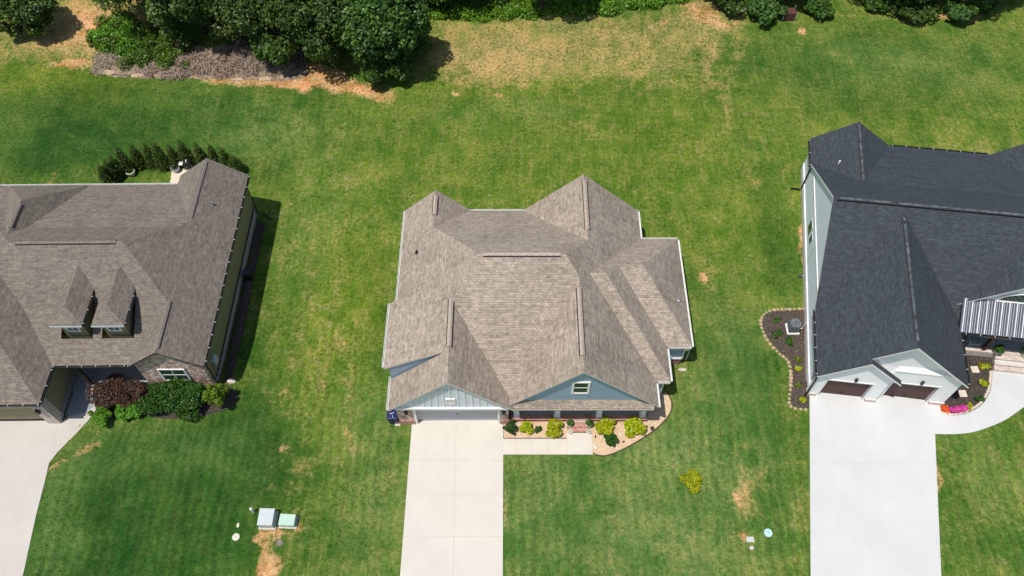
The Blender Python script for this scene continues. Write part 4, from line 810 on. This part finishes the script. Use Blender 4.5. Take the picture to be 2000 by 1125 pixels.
def shrub(px, py, r, h, mat, label, n=1400, size=.09, cat='shrub', group=None, lobes=10, seed=None, name='shrub', sy=1., core=True, kk=.34, inner=.62, pos=None):
    x, y, z = pos or G(px, py); seed = seed or int(px * 7 + py)
    t = thing(name, (x, y, z), label, cat, group)
    bl = lumpy(x, y, z + h * .5, r, r * sy, h * .52, lobes, kk, seed)
    V, va = leaves(bl, n, size, seed, inner=inner); leafobj('foliage', V, va, M[mat], t, (x, y, z))
    st = MB()
    rnd = random.Random(seed)
    for i in range(4): a = rnd.uniform(0, 6.3); st.tube([(x, y, z - .05), (x + math.cos(a) * r * .3, y + math.sin(a) * r * .3 * sy, z + h * .45)], [.03, .015], 5)
    st.build('stem', M['bark'], t); return t
Gs = 'shrubs in the tan gravel beds'
shrub(997, 840, .50, .85, 'leafx', 'round dark green boxwood at the garage end of the gravel bed', 2600, .07, group=Gs, kk=.2, lobes=14)
shrub(1029, 836, .48, .6, 'leafy', 'yellow green shrub next to the round boxwood by the garage', 1100, .12, group=Gs)
shrub(1052, 841, .22, .35, 'leafx', 'smallest dark green shrub, between the two yellow green ones left of the steps', 700, .06, group=Gs)
shrub(1080, 840, .58, .75, 'leafy', 'yellow green shrub just left of the brick steps', 1400, .13, group=Gs)
shrub(1186, 836, .58, .7, 'leafy', 'yellow green shrub just right of the steps, touching a dark shrub', 1400, .13, group=Gs)
shrub(1191, 866, .48, .85, 'leafx', 'round dark green boxwood in front of a yellow green shrub, right of the walkway', 2600, .07, group=Gs, kk=.2, lobes=14)
shrub(1239, 841, .64, .75, 'leafy', 'rightmost and largest yellow green shrub in the gravel bed', 1500, .13, group=Gs)
ys = thing('shrub', G(1350, 942), 'lone golden green juniper on the front lawn of the centre house', 'shrub')
x, y, z = ys.location; bl = [(x + a, y + b, z + .25, c, c, .3) for a, b, c in ((-.55, .12, .2), (-.3, .1, .28), (0, .1, .38), (.2, .3, .3), (.1, .45, .25), (.28, .05, .32), (.15, -.25, .28), (.05, -.5, .22), (.2, -.55, .18), (-.1, -.1, .3))]
V, va = leaves(bl, 2600, .10, 3); leafobj('foliage', V, va, M['leafo'], ys, (x, y, z)); st = MB(); st.tube([(x, y, z), (x + .1, y, z + .3)], .03, 5); st.build('stem', M['bark'], ys)
# planters on the steps' flanks
for px, py, side in ((1113, 832, 'left'), (1150, 832, 'right')):
    x, y, z = G(px, py); t = thing('planter', (x, y, 0), 'cream pot with a spiky green plant on the %s side of the brick steps' % side, 'planter', 'planters flanking the steps')
    a = MB(); a.lathe((x, y, 0), [(.16, 0), (.2, .22), (.24, .34), (.24, .38), (.19, .38), (.17, .30)], 16); a.build('pot', M['pot'], t)
    V, va = leaves([(x, y, .5, .2, .2, .18)], 160, .12, int(px)); leafobj('plant', V, va, M['leafd'], t, (x, y, 0))
    x, y, z = G(px, 845); t = thing('planter', (x, y, 0), 'low cream bowl of pale flowers at the foot of the brick steps, %s one' % side, 'planter', 'flower bowls at the foot of the steps')
    a = MB(); a.lathe((x, y, 0), [(.10, 0), (.16, .14), (.17, .17), (.13, .17), (.11, .14)], 16); a.build('bowl', M['pot'], t)
    V, va = leaves([(x, y, .19, .11, .11, .07)], 90, .06, int(px) + 9); leafobj('flowers', V, va, M['pot'], t, (x, y, 0))
# left house front bed
Gl = 'shrubs in front of the brown house'
shrub(230, 774, 1.45, 1.3, 'leafr', 'wide burgundy leaved shrub left of the stone gable', 8000, .075, group=Gl, sy=.75, kk=.26, lobes=26)
shrub(282, 772, .8, 1.2, 'leafr', 'smaller burgundy shrub between the wide burgundy one and the big dark green bush', 4500, .075, group=Gl, kk=.26, lobes=14)
shrub(352, 786, 1.85, 1.6, 'leafx', 'largest dark green bush, under the stone gable window', 15000, .09, group=Gl, sy=.8, kk=.32, lobes=26)
shrub(392, 782, 1.1, 1.7, 'leafx', 'dark green bush at the right flank of the largest one, beside the cone shaped arborvitae', 8000, .09, group=Gl, sy=.8, kk=.25, lobes=20)
M['leafg'] = leafmat('gold_green_leaves', (.06, .13, .008), (.20, .29, .02))
shrub(434, 790, .72, 2.3, 'leafg', 'cone shaped gold green arborvitae at the corner of the stone gable', 7000, .075, group=Gl, kk=.24, lobes=20)
shrub(203, 821, .76, .95, 'leafb', 'round bright green shrub nearest the driveway of the brown house', 2400, .09, group=Gl, kk=.2, lobes=14)
shrub(243, 811, .66, .75, 'leafb', 'bright green shrub second from the driveway of the brown house', 2000, .09, group=Gl, kk=.22, lobes=12)
shrub(272, 806, .6, .85, 'leafb', 'bright green shrub third from the driveway, beside the big dark bush', 2000, .09, group=Gl, kk=.22, lobes=12)
# right house plants
Gr = 'small plants in the white house beds'
for px, py, r, h, mt_, lb in ((1921, 717, .32, .35, 'leafy', 'striped yellow green grass plant near the brick steps'), (1921, 752, .32, .35, 'leafy', 'bright yellow green plant halfway down the curved bed'), (1911, 781, .25, .3, 'leafm', 'pale green plant low in the curved bed'), (1890, 797, .26, .3, 'leafy', 'yellow green plant nearest the pink flowers'),
        (1541, 668, .35, .25, 'leafm', 'loose green plant in the mulch below the air conditioner'), (1515, 652, .35, .2, 'leafm', 'loose green plant left of the air conditioner'), (1518, 625, .25, .2, 'leafm', 'faint green plant in the top corner of the stone bordered bed'), (1558, 702, .22, .2, 'leafg', 'small yellow green plant beside the white wall, uppermost'), (1558, 721, .22, .22, 'leafy', 'small yellow green plant beside the white wall, second from top'),
        (1557, 753, .2, .2, 'leafg', 'small yellow green plant beside the white wall, third from top'), (1568, 782, .2, .2, 'leafy', 'small yellow green plant beside the driveway corner of the white house')):
    shrub(px, py, r, h, mt_, lb, 160, .12, 'plant', Gr, lobes=5, name='plant', kk=.4)
shrub(1866, 802, .55, .4, 'leafk', 'mound of magenta pink flowers at the corner of the white garage', 1600, .08, 'flowers', None, name='flower_mound', sy=.6); shrub(1842, 801, .3, .35, 'leafor', 'patch of orange red flowers left of the pink mound', 600, .08, 'flowers', None, name='flower_mound')
for px, py in ((1948, 694), (2003, 700)):
    u, v = RL(px, py, .8); x, y = TR(u, v + .3)
    t = shrub(0, 0, .3, .5, 'leafd', 'dark leafy potted plant on the white house porch near the %s' % ('brown post' if px < 1980 else 'right edge'), 500, .12, 'plant', 'potted plants on the white house porch', name='potted_plant', pos=(x, y, .95), seed=px)
    a = MB(); a.lathe((x, y, .66), [(.14, 0), (.2, .28), (.17, .3)], 14); a.build('pot', M['pot'], t)
# arborvitae screen behind the brown house
def conifer(px, py, h, r, seed, label):
    x, y, z = G(px, py); t = thing('arborvitae', (x, y, z), label, 'arborvitae', 'arborvitae screen behind the brown house')
    bl = []; rd = random.Random(seed)
    for i in range(9):
        k = i / 8; rr_ = r * (1 - k) ** .75 * (1 if k > .08 else .85) + .06
        for j in range(4 if k < .8 else 1): a = j * 1.57 + i + rd.uniform(-.3, .3); bl.append((x + math.cos(a) * rr_ * .4, y + math.sin(a) * rr_ * .4, z + .2 + k * (h - .25), rr_ * .72, rr_ * .72, h * .10))
    V, va = leaves(bl, 4200, .065, seed, inner=.5); leafobj('foliage', V, va, M['leafa'], t, (x, y, z))
    st = MB(); st.tube([(x, y, z - .1), (x, y, z + h * .8)], [.05, .015], 5); st.build('trunk', M['bark'], t)
cl = [(252, 344, 2.7), (279, 334, 2.6), (301, 332, 2.5), (323, 336, 2.8), (348, 334, 2.6), (372, 330, 2.3), (398, 330, 2.6), (424, 334, 2.4), (445, 338, 2.5), (462, 344, 2.0), (236, 352, 2.5), (226, 362, 2.4), (218, 372, 2.2)]
ords = ['first', 'second', 'third', 'fourth', 'fifth', 'sixth', 'seventh', 'eighth', 'ninth', 'tenth']
rcf = random.Random(12)
for i, (px, py, h) in enumerate(cl):
    h *= rcf.uniform(.92, 1.22); px += rcf.uniform(-2, 2); py -= 9
    lb = ('dark cone shaped arborvitae, %s from the left in the back row of the screen' % ords[i]) if i < 10 else 'dark arborvitae in the left side row of the screen, %s from the back corner' % ords[i - 10]
    conifer(px, py, h, .58 * rcf.uniform(.82, 1.15), 200 + i, lb)
# kettle grill, fire bowl and stone ring on the patio
x, y, z = G(372, 332); t = thing('kettle_grill', (x, y, 0), 'black domed grill on the patio behind the brown house', 'grill')
a = MB(); a.lathe((x, y, .7), [(.1, -.2), (.28, -.1), (.33, 0), (.30, .12), (.2, .24), (.05, .29)], 20); a.build('bowl', M['black'], t, smooth=False)
a = MB(); a.box(x - .03, y - .1, 1.0, x + .03, y + .1, 1.04); a.build('handle', M['white'], t)
for k in range(3): q = k * 2.1; a = MB(); a.tube([(x + .2 * math.cos(q), y + .2 * math.sin(q), .55), (x + .32 * math.cos(q), y + .32 * math.sin(q), .02)], .02, 6); a.build('leg', M['steel'], t)
a = MB(); a.box(x - .62, y - .2, .72, x - .34, y + .2, .75); a.build('side_shelf', M['white'], t)
for px, py, lb, mt_ in ((345, 334, 'round grey fire bowl at the left edge of the patio', 'steel'), (258, 341, 'round pale planter ring at the left end of the arborvitae row', 'pot')):
    x, y, z = G(px, py); t = thing('fire_bowl' if px > 300 else 'planter', (x, y, 0), lb, 'fire bowl' if px > 300 else 'planter')
    a = MB(); a.lathe((x, y, 0), [(.22, 0), (.34, .3), (.36, .42), (.28, .42), (.22, .25), (.05, .22)], 20); a.build('bowl', M[mt_], t)
    a = MB(); a.lathe((x, y, .2), [(.21, 0), (.2, .05)], 16); a.build('soil' if px < 300 else 'ash', M['mulchd'], t)
# ================================================================ yard objects
def cabinet(px, py, w, d, h, mat, label, ang):
    x, y, z = G(px, py); t = thing('utility_box', (x, y, z), label, 'utility box', 'utility boxes on the front lawn'); c, s = math.cos(R(ang)), math.sin(R(ang))
    ex = Vector((c, s, 0)); ey = Vector((-s, c, 0)); o = Vector((x, y, z))
    a = MB(); a.obox(tuple(o - ex * w / 2), tuple(ex * w), tuple(ey * d), (0, 0, h)); a.build('cabinet', mat, t, bevel=.03)
    a = MB(); a.obox(tuple(o - ex * (w / 2 + .02) - ey * .02 + Vector((0, 0, h - .0))), tuple(ex * (w + .04)), tuple(ey * (d + .04)), (0, 0, .06)); a.build('lid', mat, t, bevel=.02)
    a = MB(); a.obox(tuple(o - ex * (w / 2 + .08) - ey * .08 + Vector((0, 0, -.05))), tuple(ex * (w + .16)), tuple(ey * (d + .16)), (0, 0, .09)); a.build('pad', M['concL'], t)
    a = MB(); a.obox(tuple(o + ex * .05 - ey * .012 + Vector((0, 0, h * .4))), tuple(ex * .1), tuple(ey * .02), (0, 0, .16)); a.build('latch', M['steel'], t)
cabinet(522, 1032, .84, .95, .62, M['utilg'], 'larger grey metal utility box, left of the pair on the lawn', -1); cabinet(562, 1030, .88, .62, .42, M['utilgr'], 'smaller pale green utility box, right of the pair on the lawn', -3)
def disc(px, py, r, mat, label, h=.05, name='access_cover', cat='access cover', sx=1, sy=1):
    x, y, z = G(px, py); t = thing(name, (x, y, z), label, cat); a = MB(); a.lathe((x, y, z - .02), [(r, 0), (r, h), (r * .9, h + .015)], 22, 0, sx, sy); a.build('cover', M[mat], t)
    a = MB(); a.lathe((x, y, z + h - .012), [(r * .15, 0), (r * .13, .02)], 8); a.build('bolt', M['steel'], t); a = MB(); a.lathe((x, y, z - .03), [(r * 1.08, 0), (r * 1.08, h * .5)], 22, 0, sx, sy); a.build('rim', M['steel'], t)
disc(461, 1049, .22, 'pot', 'round cream access cover in the dark lawn, larger one left of the utility boxes')
disc(465, 1026, .14, 'pot', 'small oval cream access cover in the dark lawn, left of the utility boxes', sx=.6)
disc(546, 1060, .19, 'ventB', 'round brown access cover in bare soil below the utility boxes')
x, y, z = G(495, 1000); t = thing('marker_post', (x, y, z), 'short white marker post on the lawn left of the grey utility box', 'post'); a = MB(); a.tube([(x, y, z - .1), (x, y, z + .5)], .07, 8); a.build('post', M['white'], t); a = MB(); a.lathe((x, y, z + .5), [(.09, 0), (.08, .1), (.03, .14)], 10); a.build('cap', M['white'], t)
disc(1500, 1041, .24, 'utild', 'round pale cyan plastic cover on the lawn beside the right driveway', .1)
x, y, z = G(1465, 1054); t = thing('meter_box', (x, y, 0), 'grey rectangular water meter box in a bare patch of the lawn', 'meter box'); a = MB(); a.box(x - .22, y - .16, -.02, x + .22, y + .16, .05); a.build('frame', M['concL'], t); a = MB(); a.box(x - .17, y - .11, .051, x + .17, y + .11, .065); a.build('lid', M['utilg'], t)
x, y, z = G(1468, 1070); tag(rock('rock', 0, 0, .16, .12, .12, 'small pale rock just below the grey meter box', 'rock', None, 'rockp', 99, (x, y, 0)))
# recycling bin beside the garage
x, y, z = G(770, 823); t = thing('recycling_bin', (x, y, 0), 'dark blue wheeled bin by the left corner of the garage', 'bin')
a = MB(); a.hull8([(x - .24, y - .2, .06), (x + .26, y - .2, .06), (x + .26, y + .34, .06), (x - .24, y + .34, .06), (x - .32, y - .3, .98), (x + .32, y - .3, .98), (x + .32, y + .42, .98), (x - .32, y + .42, .98)]); a.build('body', M['bin'], t, bevel=.03)
a = MB(); a.hull8([(x - .35, y - .34, .985), (x + .35, y - .34, .985), (x + .35, y + .44, .985), (x - .35, y + .44, .985), (x - .3, y - .28, 1.06), (x + .3, y - .28, 1.06), (x + .3, y + .4, 1.08), (x - .3, y + .4, 1.08)]); lo = a.build('lid', M['bin'], t, bevel=.02)
a = MB(); a.obox((x - .16, y + .0, 1.071), (.26, .09, 0), (-.01, .03, 0), (0, 0, .01)); a.build('decal', M['binlight'], lo); a = MB(); a.obox((x + .05, y - .24, 1.063), (.02, 0, 0), (-.06, .2, .01), (0, 0, .01)); a.build('decal', M['binlight'], lo)
for s_ in (-.24, .2): a = MB(); a.tube([(x + s_, y + .38, .12), (x + s_ + .05, y + .38, .12)], .12, 12); a.build('wheel', M['black'], t)
x, y, z = G(776, 830); a = MB(); a.box(x - .14, y - .08, 0, x + .2, y + .1, .08); tag(a.build('splash_block', M['rockp'], base=(x, y, 0), bevel=.02), 'pale concrete splash block on the grass in front of the blue bin', 'splash block')
# air conditioner
x, y, z = G(1548, 652); t = thing('air_conditioner', (x, y, 0), 'dark air conditioner condenser on a white pad in the mulch bed', 'air conditioner')
a = MB(); a.box(x - .38, y - .08, 0, x + .42, y + .75, .09); a.build('pad', M['white'], t)
a = MB(); a.box(x - .3, y, .09, x + .35, y + .65, .85); bo = a.build('body', M['acgrey'], t, bevel=.04)
a = MB()
for i in range(12): a.box(x - .31, y + .04 + i * .05, .15, x - .30, y + .06 + i * .05, .8); a.box(x - .26 + i * .05, y - .01, .15, x - .24 + i * .05, y, .8)
a.build('grille', M['steel'], bo)
cx, cy = x + .025, y + .325; a = MB(); n = 20
for r_ in (.31, .22, .13): a.tube([(cx + r_ * math.cos(2 * math.pi * k / n), cy + r_ * math.sin(2 * math.pi * k / n), .88) for k in range(n + 1)], .016 if r_ < .3 else .03, 6)
for k in range(8): q = k * math.pi / 4; a.tube([(cx + .06 * math.cos(q), cy + .06 * math.sin(q), .88), (cx + .31 * math.cos(q), cy + .31 * math.sin(q), .88)], .01, 5)
a.build('fan_guard', M['steel'], t); a = MB()
for k in range(4): q = k * math.pi / 2 + .3; a.obox((cx, cy, .80), (.25 * math.cos(q), .25 * math.sin(q), 0), (-.1 * math.sin(q), .1 * math.cos(q), .04), (0, 0, .012))
a.lathe((cx, cy, .79), [(.07, 0), (.06, .05)], 12); a.build('fan', M['seam'], t)
a = MB(); a.tube([(x + .35, y + .2, .3), (x + .6, y + .25, .3), (x + .62, y + .25, 1.1)], .03, 6); a.build('refrigerant_line', M['white'], t)
x, y, z = G(1562, 541); t = thing('faucet_box', (x, y, 0), 'small dark round fixture beside the white left wall of the right house', 'fixture'); a = MB(); a.lathe((x, y, 0), [(.12, 0), (.13, .22), (.05, .27)], 12); a.build('cap', M['acgrey'], t); a = MB(); a.tube([(x, y, .1), (x + .3, y + .05, .1)], .025, 6); a.build('pipe', M['white'], t)

# ================================================================ trees along the back of the lots
def tree_mesh(h, r, seed, n, size, low=.12, mat='leafd', lobes=34, k=.27):
    """crown vertices + tapered trunk with limbs, local to the trunk's foot"""
    rd = random.Random(seed); cz = h * (low + (1 - low) / 2); rz = h * (1 - low) / 2
    bl = lumpy(0, 0, cz, r, r, rz, lobes, k, seed)
    rs_ = np.random.RandomState(seed + 7)
    for i in range(int(lobes * .6)):                   # skirts of foliage low down and stray sprays
        a = rs_.uniform(0, 6.28); q = rs_.uniform(.6, .98); zz = rs_.uniform(.05, .75)
        rr_ = r * q * (1 - abs(zz - .45) * .5); s = rs_.uniform(.14, .26) * r
        bl.append((math.cos(a) * rr_, math.sin(a) * rr_, low * h + zz * h * (1 - low), s, s, s * .8))
    V, va = leaves(bl, n, size, seed, inner=.55)
    tr = MB(); tr.tube([(0, 0, -.2), (rd.uniform(-.1, .1), rd.uniform(-.1, .1), h * .25), (rd.uniform(-.3, .3), rd.uniform(-.3, .3), h * .55), (0, 0, h * .85)], [.028 * h, .022 * h, .014 * h, .004 * h], 8)
    for i in range(9):
        a = i * 2.4 + rd.uniform(-.3, .3); z0 = h * rd.uniform(.15, .6); L = r * rd.uniform(.5, .85); tr.tube([(0, 0, z0), (math.cos(a) * L * .5, math.sin(a) * L * .5, z0 + L * .35), (math.cos(a) * L, math.sin(a) * L, z0 + L * .55)], [.009 * h, .006 * h, .002 * h], 5)
    return V, va, tr
def tree(loc, h, r, seed, label, n=9000, size=.3, low=.1, mat='leafd', name='tree', group='trees along the back of the lots', **kw):
    V, va, tr = tree_mesh(h, r, seed, n, size, low, mat, **kw)
    t = thing(name, loc, label, 'tree', group); leafobj('crown', V, va, M[mat], t)
    o = tr.build('trunk', M['bark'], None); o.parent = t; return t
def copy_thing(t, loc, rz, s, label):
    r = t.copy(); COL.objects.link(r); r.location = loc; r.rotation_euler = (0, 0, rz); r.scale = (s, s, s); r['label'] = label
    for ch in t.children:
        c = ch.copy(); COL.objects.link(c); c.parent = r
    return r
def gp(px, py): x, y = W(px, py); return (x, y, 0)
t1 = tree((-10.2, 53.9, 0), 8.3, 3.55, 11, 'largest leafy dark green tree, right end of the left thicket, its shadow on straw grass', 30000, .21, .06, lobes=60, k=.22)
t2 = tree((-16.2, 55.2, 0), 8.6, 3.9, 12, 'dark green tree second from the right end of the left thicket', 26000, .21, .04, lobes=60, k=.22)
t3 = tree((-21.8, 57.0, 0), 9.2, 4.0, 13, 'olive green tree in the middle of the left thicket', 26000, .17, .05, mat='leafo2', lobes=50)
t4 = tree((-26.6, 57.5, 0), 9, 3.7, 14, 'dark green tree left of the middle of the thicket', 24000, .2, .04, lobes=50, k=.24)
t5 = tree((-31.5, 60.0, 0), 9.0, 3.9, 15, 'thin crowned tree at the left end of the thicket with bare limbs', 14000, .19, .16, mat='leafo2', lobes=40)
tS = tree(gp(73, 62), 4.6, 2.6, 16, 'lone small tree near the top left corner casting a round shadow', 15000, .19, .2, group=None)
shrub(760, 158, 1.7, 3.0, 'leafm', 'bright leaved low tree in front of the largest tree of the thicket', 5000, .26, 'shrub', 'shrubs along the thicket', lobes=20, kk=.28)
shrub(545, 122, 2.3, 3.6, 'leafd', 'dark broad leaved shrub in front of the thicket centre', 6500, .28, 'shrub', 'shrubs along the thicket', lobes=26, kk=.27)
for i, (x, y, s, base, lb) in enumerate(((-5.5, 62.5, .9, t2, 'dark tree behind the largest tree at the top edge'), (.8, 64.6, .95, t3, 'dark tree at the top edge left of the lone trunk'), (-13.5, 62, 1.1, t4, 'tall dark tree behind the thicket, right one'), (-21, 63.5, 1.1, t1, 'tall dark tree behind the thicket, middle one'), (-28.5, 65, 1.0, t2, 'tall dark tree behind the thicket, left one'),
        (18.6, 63.6, .95, t4, 'dark tree at the top edge, first of the right hand row'), (23.5, 63.0, .85, t1, 'dark tree at the top edge, second of the right hand row'), (31.5, 64.5, .85, t3, 'tree at the top edge, third of the right hand row'), (34.5, 62.6, .9, t2, 'dark tree at the top edge, fourth of the right hand row'), (40.0, 62.0, .95, t4, 'dark tree at the top edge, fifth of the right hand row'),
        (43.8, 63.5, .8, t3, 'tree at the top edge, last of the right hand row'), (27.5, 65.5, .9, t2, 'tree set back behind the right hand row'), (6.5, 66.6, .9, t4, 'tree beyond the bright green bramble bank'), (-38, 66, .9, t3, 'tree beyond the top left corner'))):
    copy_thing(base, (x, y, 0), i * 1.3 + .5, s, lb)
for i, (px, py, r, h, mt_, lb) in enumerate(((1490, 38, 1.5, 1.6, 'leafd', 'dark shrub at the foot of the right hand tree row, leftmost'), (1430, 18, 1.6, 1.5, 'leafd', 'dark shrub by the bare soil at the top edge'), (1600, 22, 1.5, 1.2, 'leafm', 'mixed shrub right of the brown metal crate'), (1780, 30, 2.0, 1.6, 'leafd', 'dark shrub under the right tree row with bare soil below'), (1868, 44, 1.1, 1.8, 'leafd', 'narrow dark shrub reaching furthest onto the right lawn'), (1920, 22, 1.0, 1.2, 'leafm', 'small shrub at the far right of the tree row'), (1700, 8, 1.6, 1.2, 'leafm', 'low shrub between the right hand trees'))):
    shrub(px, py, r, h, mt_, lb, 2600, .2, 'shrub', 'shrubs under the right tree row', lobes=16, kk=.3)
# lone trunk at the top edge
x, y, z = gp(1058, 25); a = MB(); a.tube([(x, y, -.1), (x - .05, y, 2.5), (x + .1, y + .3, 6), (x, y, 8)], [.3, .25, .2, .08], 9); tt = thing('tree', (x, y, 0), 'tree with a thick dark trunk standing in the bright bramble strip at the top edge', 'tree', 'trees along the back of the lots'); a.build('trunk', M['bark'], tt)
V, va = leaves([(p[0] + x, p[1] + y + .6, p[2], *p[3:]) for p in lumpy(0, 0, 7, 3.4, 3.4, 3.2, 30, .28, 77)], 9000, .3, 77); leafobj('crown', V, va, M['leafd'], tt, (x, y, 0))
# rusty wire crate in the shrubs
x, y, z = gp(1538, 36); t = thing('metal_crate', (x, y, 0), 'small rusty brown crate half hidden in the shrubs at the top edge', 'crate'); a = MB()
for i in range(2):
    for j in range(2): a.box(x - .6 + i * 1.1, y - .4 + j * .8, 0, x - .52 + i * 1.1, y - .32 + j * .8, 1.0)
a.build('frame', M['steel'], t); a = MB(); a.box(x - .55, y - .36, .05, x + .55, y + .44, .8); a.build('panel', plain('rust', (.10, .035, .03), .8, .3, 8), t)
# ground cover: brambles, dry brush
def cover(name, blobs, n, size, mat, seed, aspect=1.5):
    V, va = leaves(blobs, n, size, seed, inner=.3, aspect=aspect); o = leafobj(name, V, va, M[mat]); tag(o, kind='stuff'); return o
def strip(pts, w, hgt, n, seed):
    r = np.random.RandomState(seed); out = []; P = [W(*p) for p in pts]
    for i in range(n):
        t = r.rand() * (len(P) - 1); k = int(t); f = t - k; x = P[k][0] * (1 - f) + P[k + 1][0] * f; y = P[k][1] * (1 - f) + P[k + 1][1] * f
        s = r.uniform(.35, .8); out.append((x + r.normal() * w * .3, y + abs(r.normal()) * w * .6, r.uniform(.1, .5) * hgt, s, s, hgt * r.uniform(.4, .8)))
    return out
def lab(o, l): tag(o, l, 'undergrowth'); return o
lab(cover('brambles', strip([(832, 33), (900, 36), (980, 36), (1050, 31)], 1.6, .7, 60, 1), 9000, .17, 'leafb', 1), 'low green brambles along the top edge left of the lone trunk')
lab(cover('brambles', strip([(1065, 30), (1130, 30), (1200, 24), (1260, 18), (1310, 4)], 2.2, .8, 80, 2), 15000, .17, 'leafb', 2), 'bright green bramble bank along the top edge right of the lone trunk')
lab(cover('brambles', strip([(205, 92), (240, 100), (290, 130), (345, 138)], 3.0, 1.0, 70, 3) + strip([(205, 96), (215, 90)], .8, .9, 8, 4), 26000, .13, 'leafn', 3), 'mid green brambles at the left end of the thicket')
lab(cover('brambles', strip([(195, 88), (225, 92), (262, 118)], 2.2, .9, 40, 5), 12000, .16, 'leafb', 5), 'brighter green brambles at the left tip of the thicket')
lab(cover('dry_brush', strip([(300, 150), (350, 148), (430, 146), (520, 142), (570, 138)], 3.0, .55, 150, 6), 26000, .055, 'brush', 6, 7), 'grey brown leafless brush below the thicket')
lab(cover('dry_brush', strip([(185, 145), (205, 130), (235, 122)], .9, .35, 14, 8), 3500, .05, 'brush', 8, 7), 'small patch of grey brush at the left end of the bramble bank')

# grass tufts scattered over the lots: one object, nobody could count them
rs2 = np.random.RandomState(9); nT = 60000
tx = rs2.uniform(-46, 46, nT); ty = rs2.uniform(7, 62, nT)
def outside(tx, ty):
    k = np.ones(len(tx), bool)
    rects = [(-7.3, 20.9, 9.6, 35.5), (8, 24.5, 11, 33), (-36.5, 20.9, -18.9, 38.3), (-5.95, -20, -.5, 21.5), (-.7, 18.9, 5.1, 21), (3, 19, 10.2, 22.5)]
    for a, b, c, d in rects: k &= ~((tx > a) & (tx < c) & (ty > b) & (ty < d))
    pls = [poly([(1575, 780), (1565, 600), (1560, 340), (1590, 240), (2400, 260), (2400, 700), (1985, 810), (1905, 848), (1828, 850), (1840, 1400), (1578, 1400)]), poly([(770, 820), (1165, 830), (1165, 892), (986, 892), (990, 1400), (740, 1400)]), poly([(-300, 800), (190, 790), (112, 886), (88, 940), (45, 1125), (10, 1400), (-300, 1400)]), poly([(1580, 600), (1500, 604), (1484, 628), (1540, 710), (1542, 800), (1580, 800)])]
    for p in pls:
        ins = np.zeros(len(tx), bool)
        for i in range(len(p)):
            x1, y1 = p[i]; x2, y2 = p[(i + 1) % len(p)]; c = ((y1 > ty) != (y2 > ty)) & (tx < (x2 - x1) * (ty - y1) / (y2 - y1 + 1e-12) + x1); ins ^= c
        k &= ~ins
    return k
kp = outside(tx, ty) & (vnoise(tx, ty, 2.2, 21) + vnoise(tx, ty, .7, 22) * .6 > .72); tx, ty = tx[kp], ty[kp]; nT = len(tx)
tz = -.7 * np.exp(-((tx + 17.0) / 4.2) ** 2) * smst((ty - 22) / 6) * (1 - smst((ty - 42) / 8))
V = []; nb = 3
an = rs2.uniform(0, 6.28, (nT, nb)); L = rs2.uniform(.05, .13, (nT, nb)); ln = rs2.uniform(.3, 1., (nT, nb)) * L; w_ = .018
bx = tx[:, None] + rs2.normal(0, .05, (nT, nb)); by = ty[:, None] + rs2.normal(0, .05, (nT, nb)); bz = np.repeat(tz[:, None], nb, 1)
ca_, sa_ = np.cos(an), np.sin(an)
V = np.stack([np.stack([bx - sa_ * w_, by + ca_ * w_, bz], -1), np.stack([bx + sa_ * w_, by - ca_ * w_, bz], -1), np.stack([bx + ca_ * ln + sa_ * w_ * .5, by + sa_ * ln - ca_ * w_ * .5, bz + L * .7], -1), np.stack([bx + ca_ * ln - sa_ * w_ * .5, by + sa_ * ln + ca_ * w_ * .5, bz + L * .7], -1)], 2).reshape(-1, 3)
M['grassb'] = leafmat('grass_blades', (.04, .11, .014), (.13, .19, .03), (1.5, 1.3, 1.2), .3, .2, .7)
o = leafobj('grass', V, rs2.rand(nT * nb), M['grassb']); tag(o, 'taller green grass tufts scattered through the mown lawns', 'grass', kind='stuff')
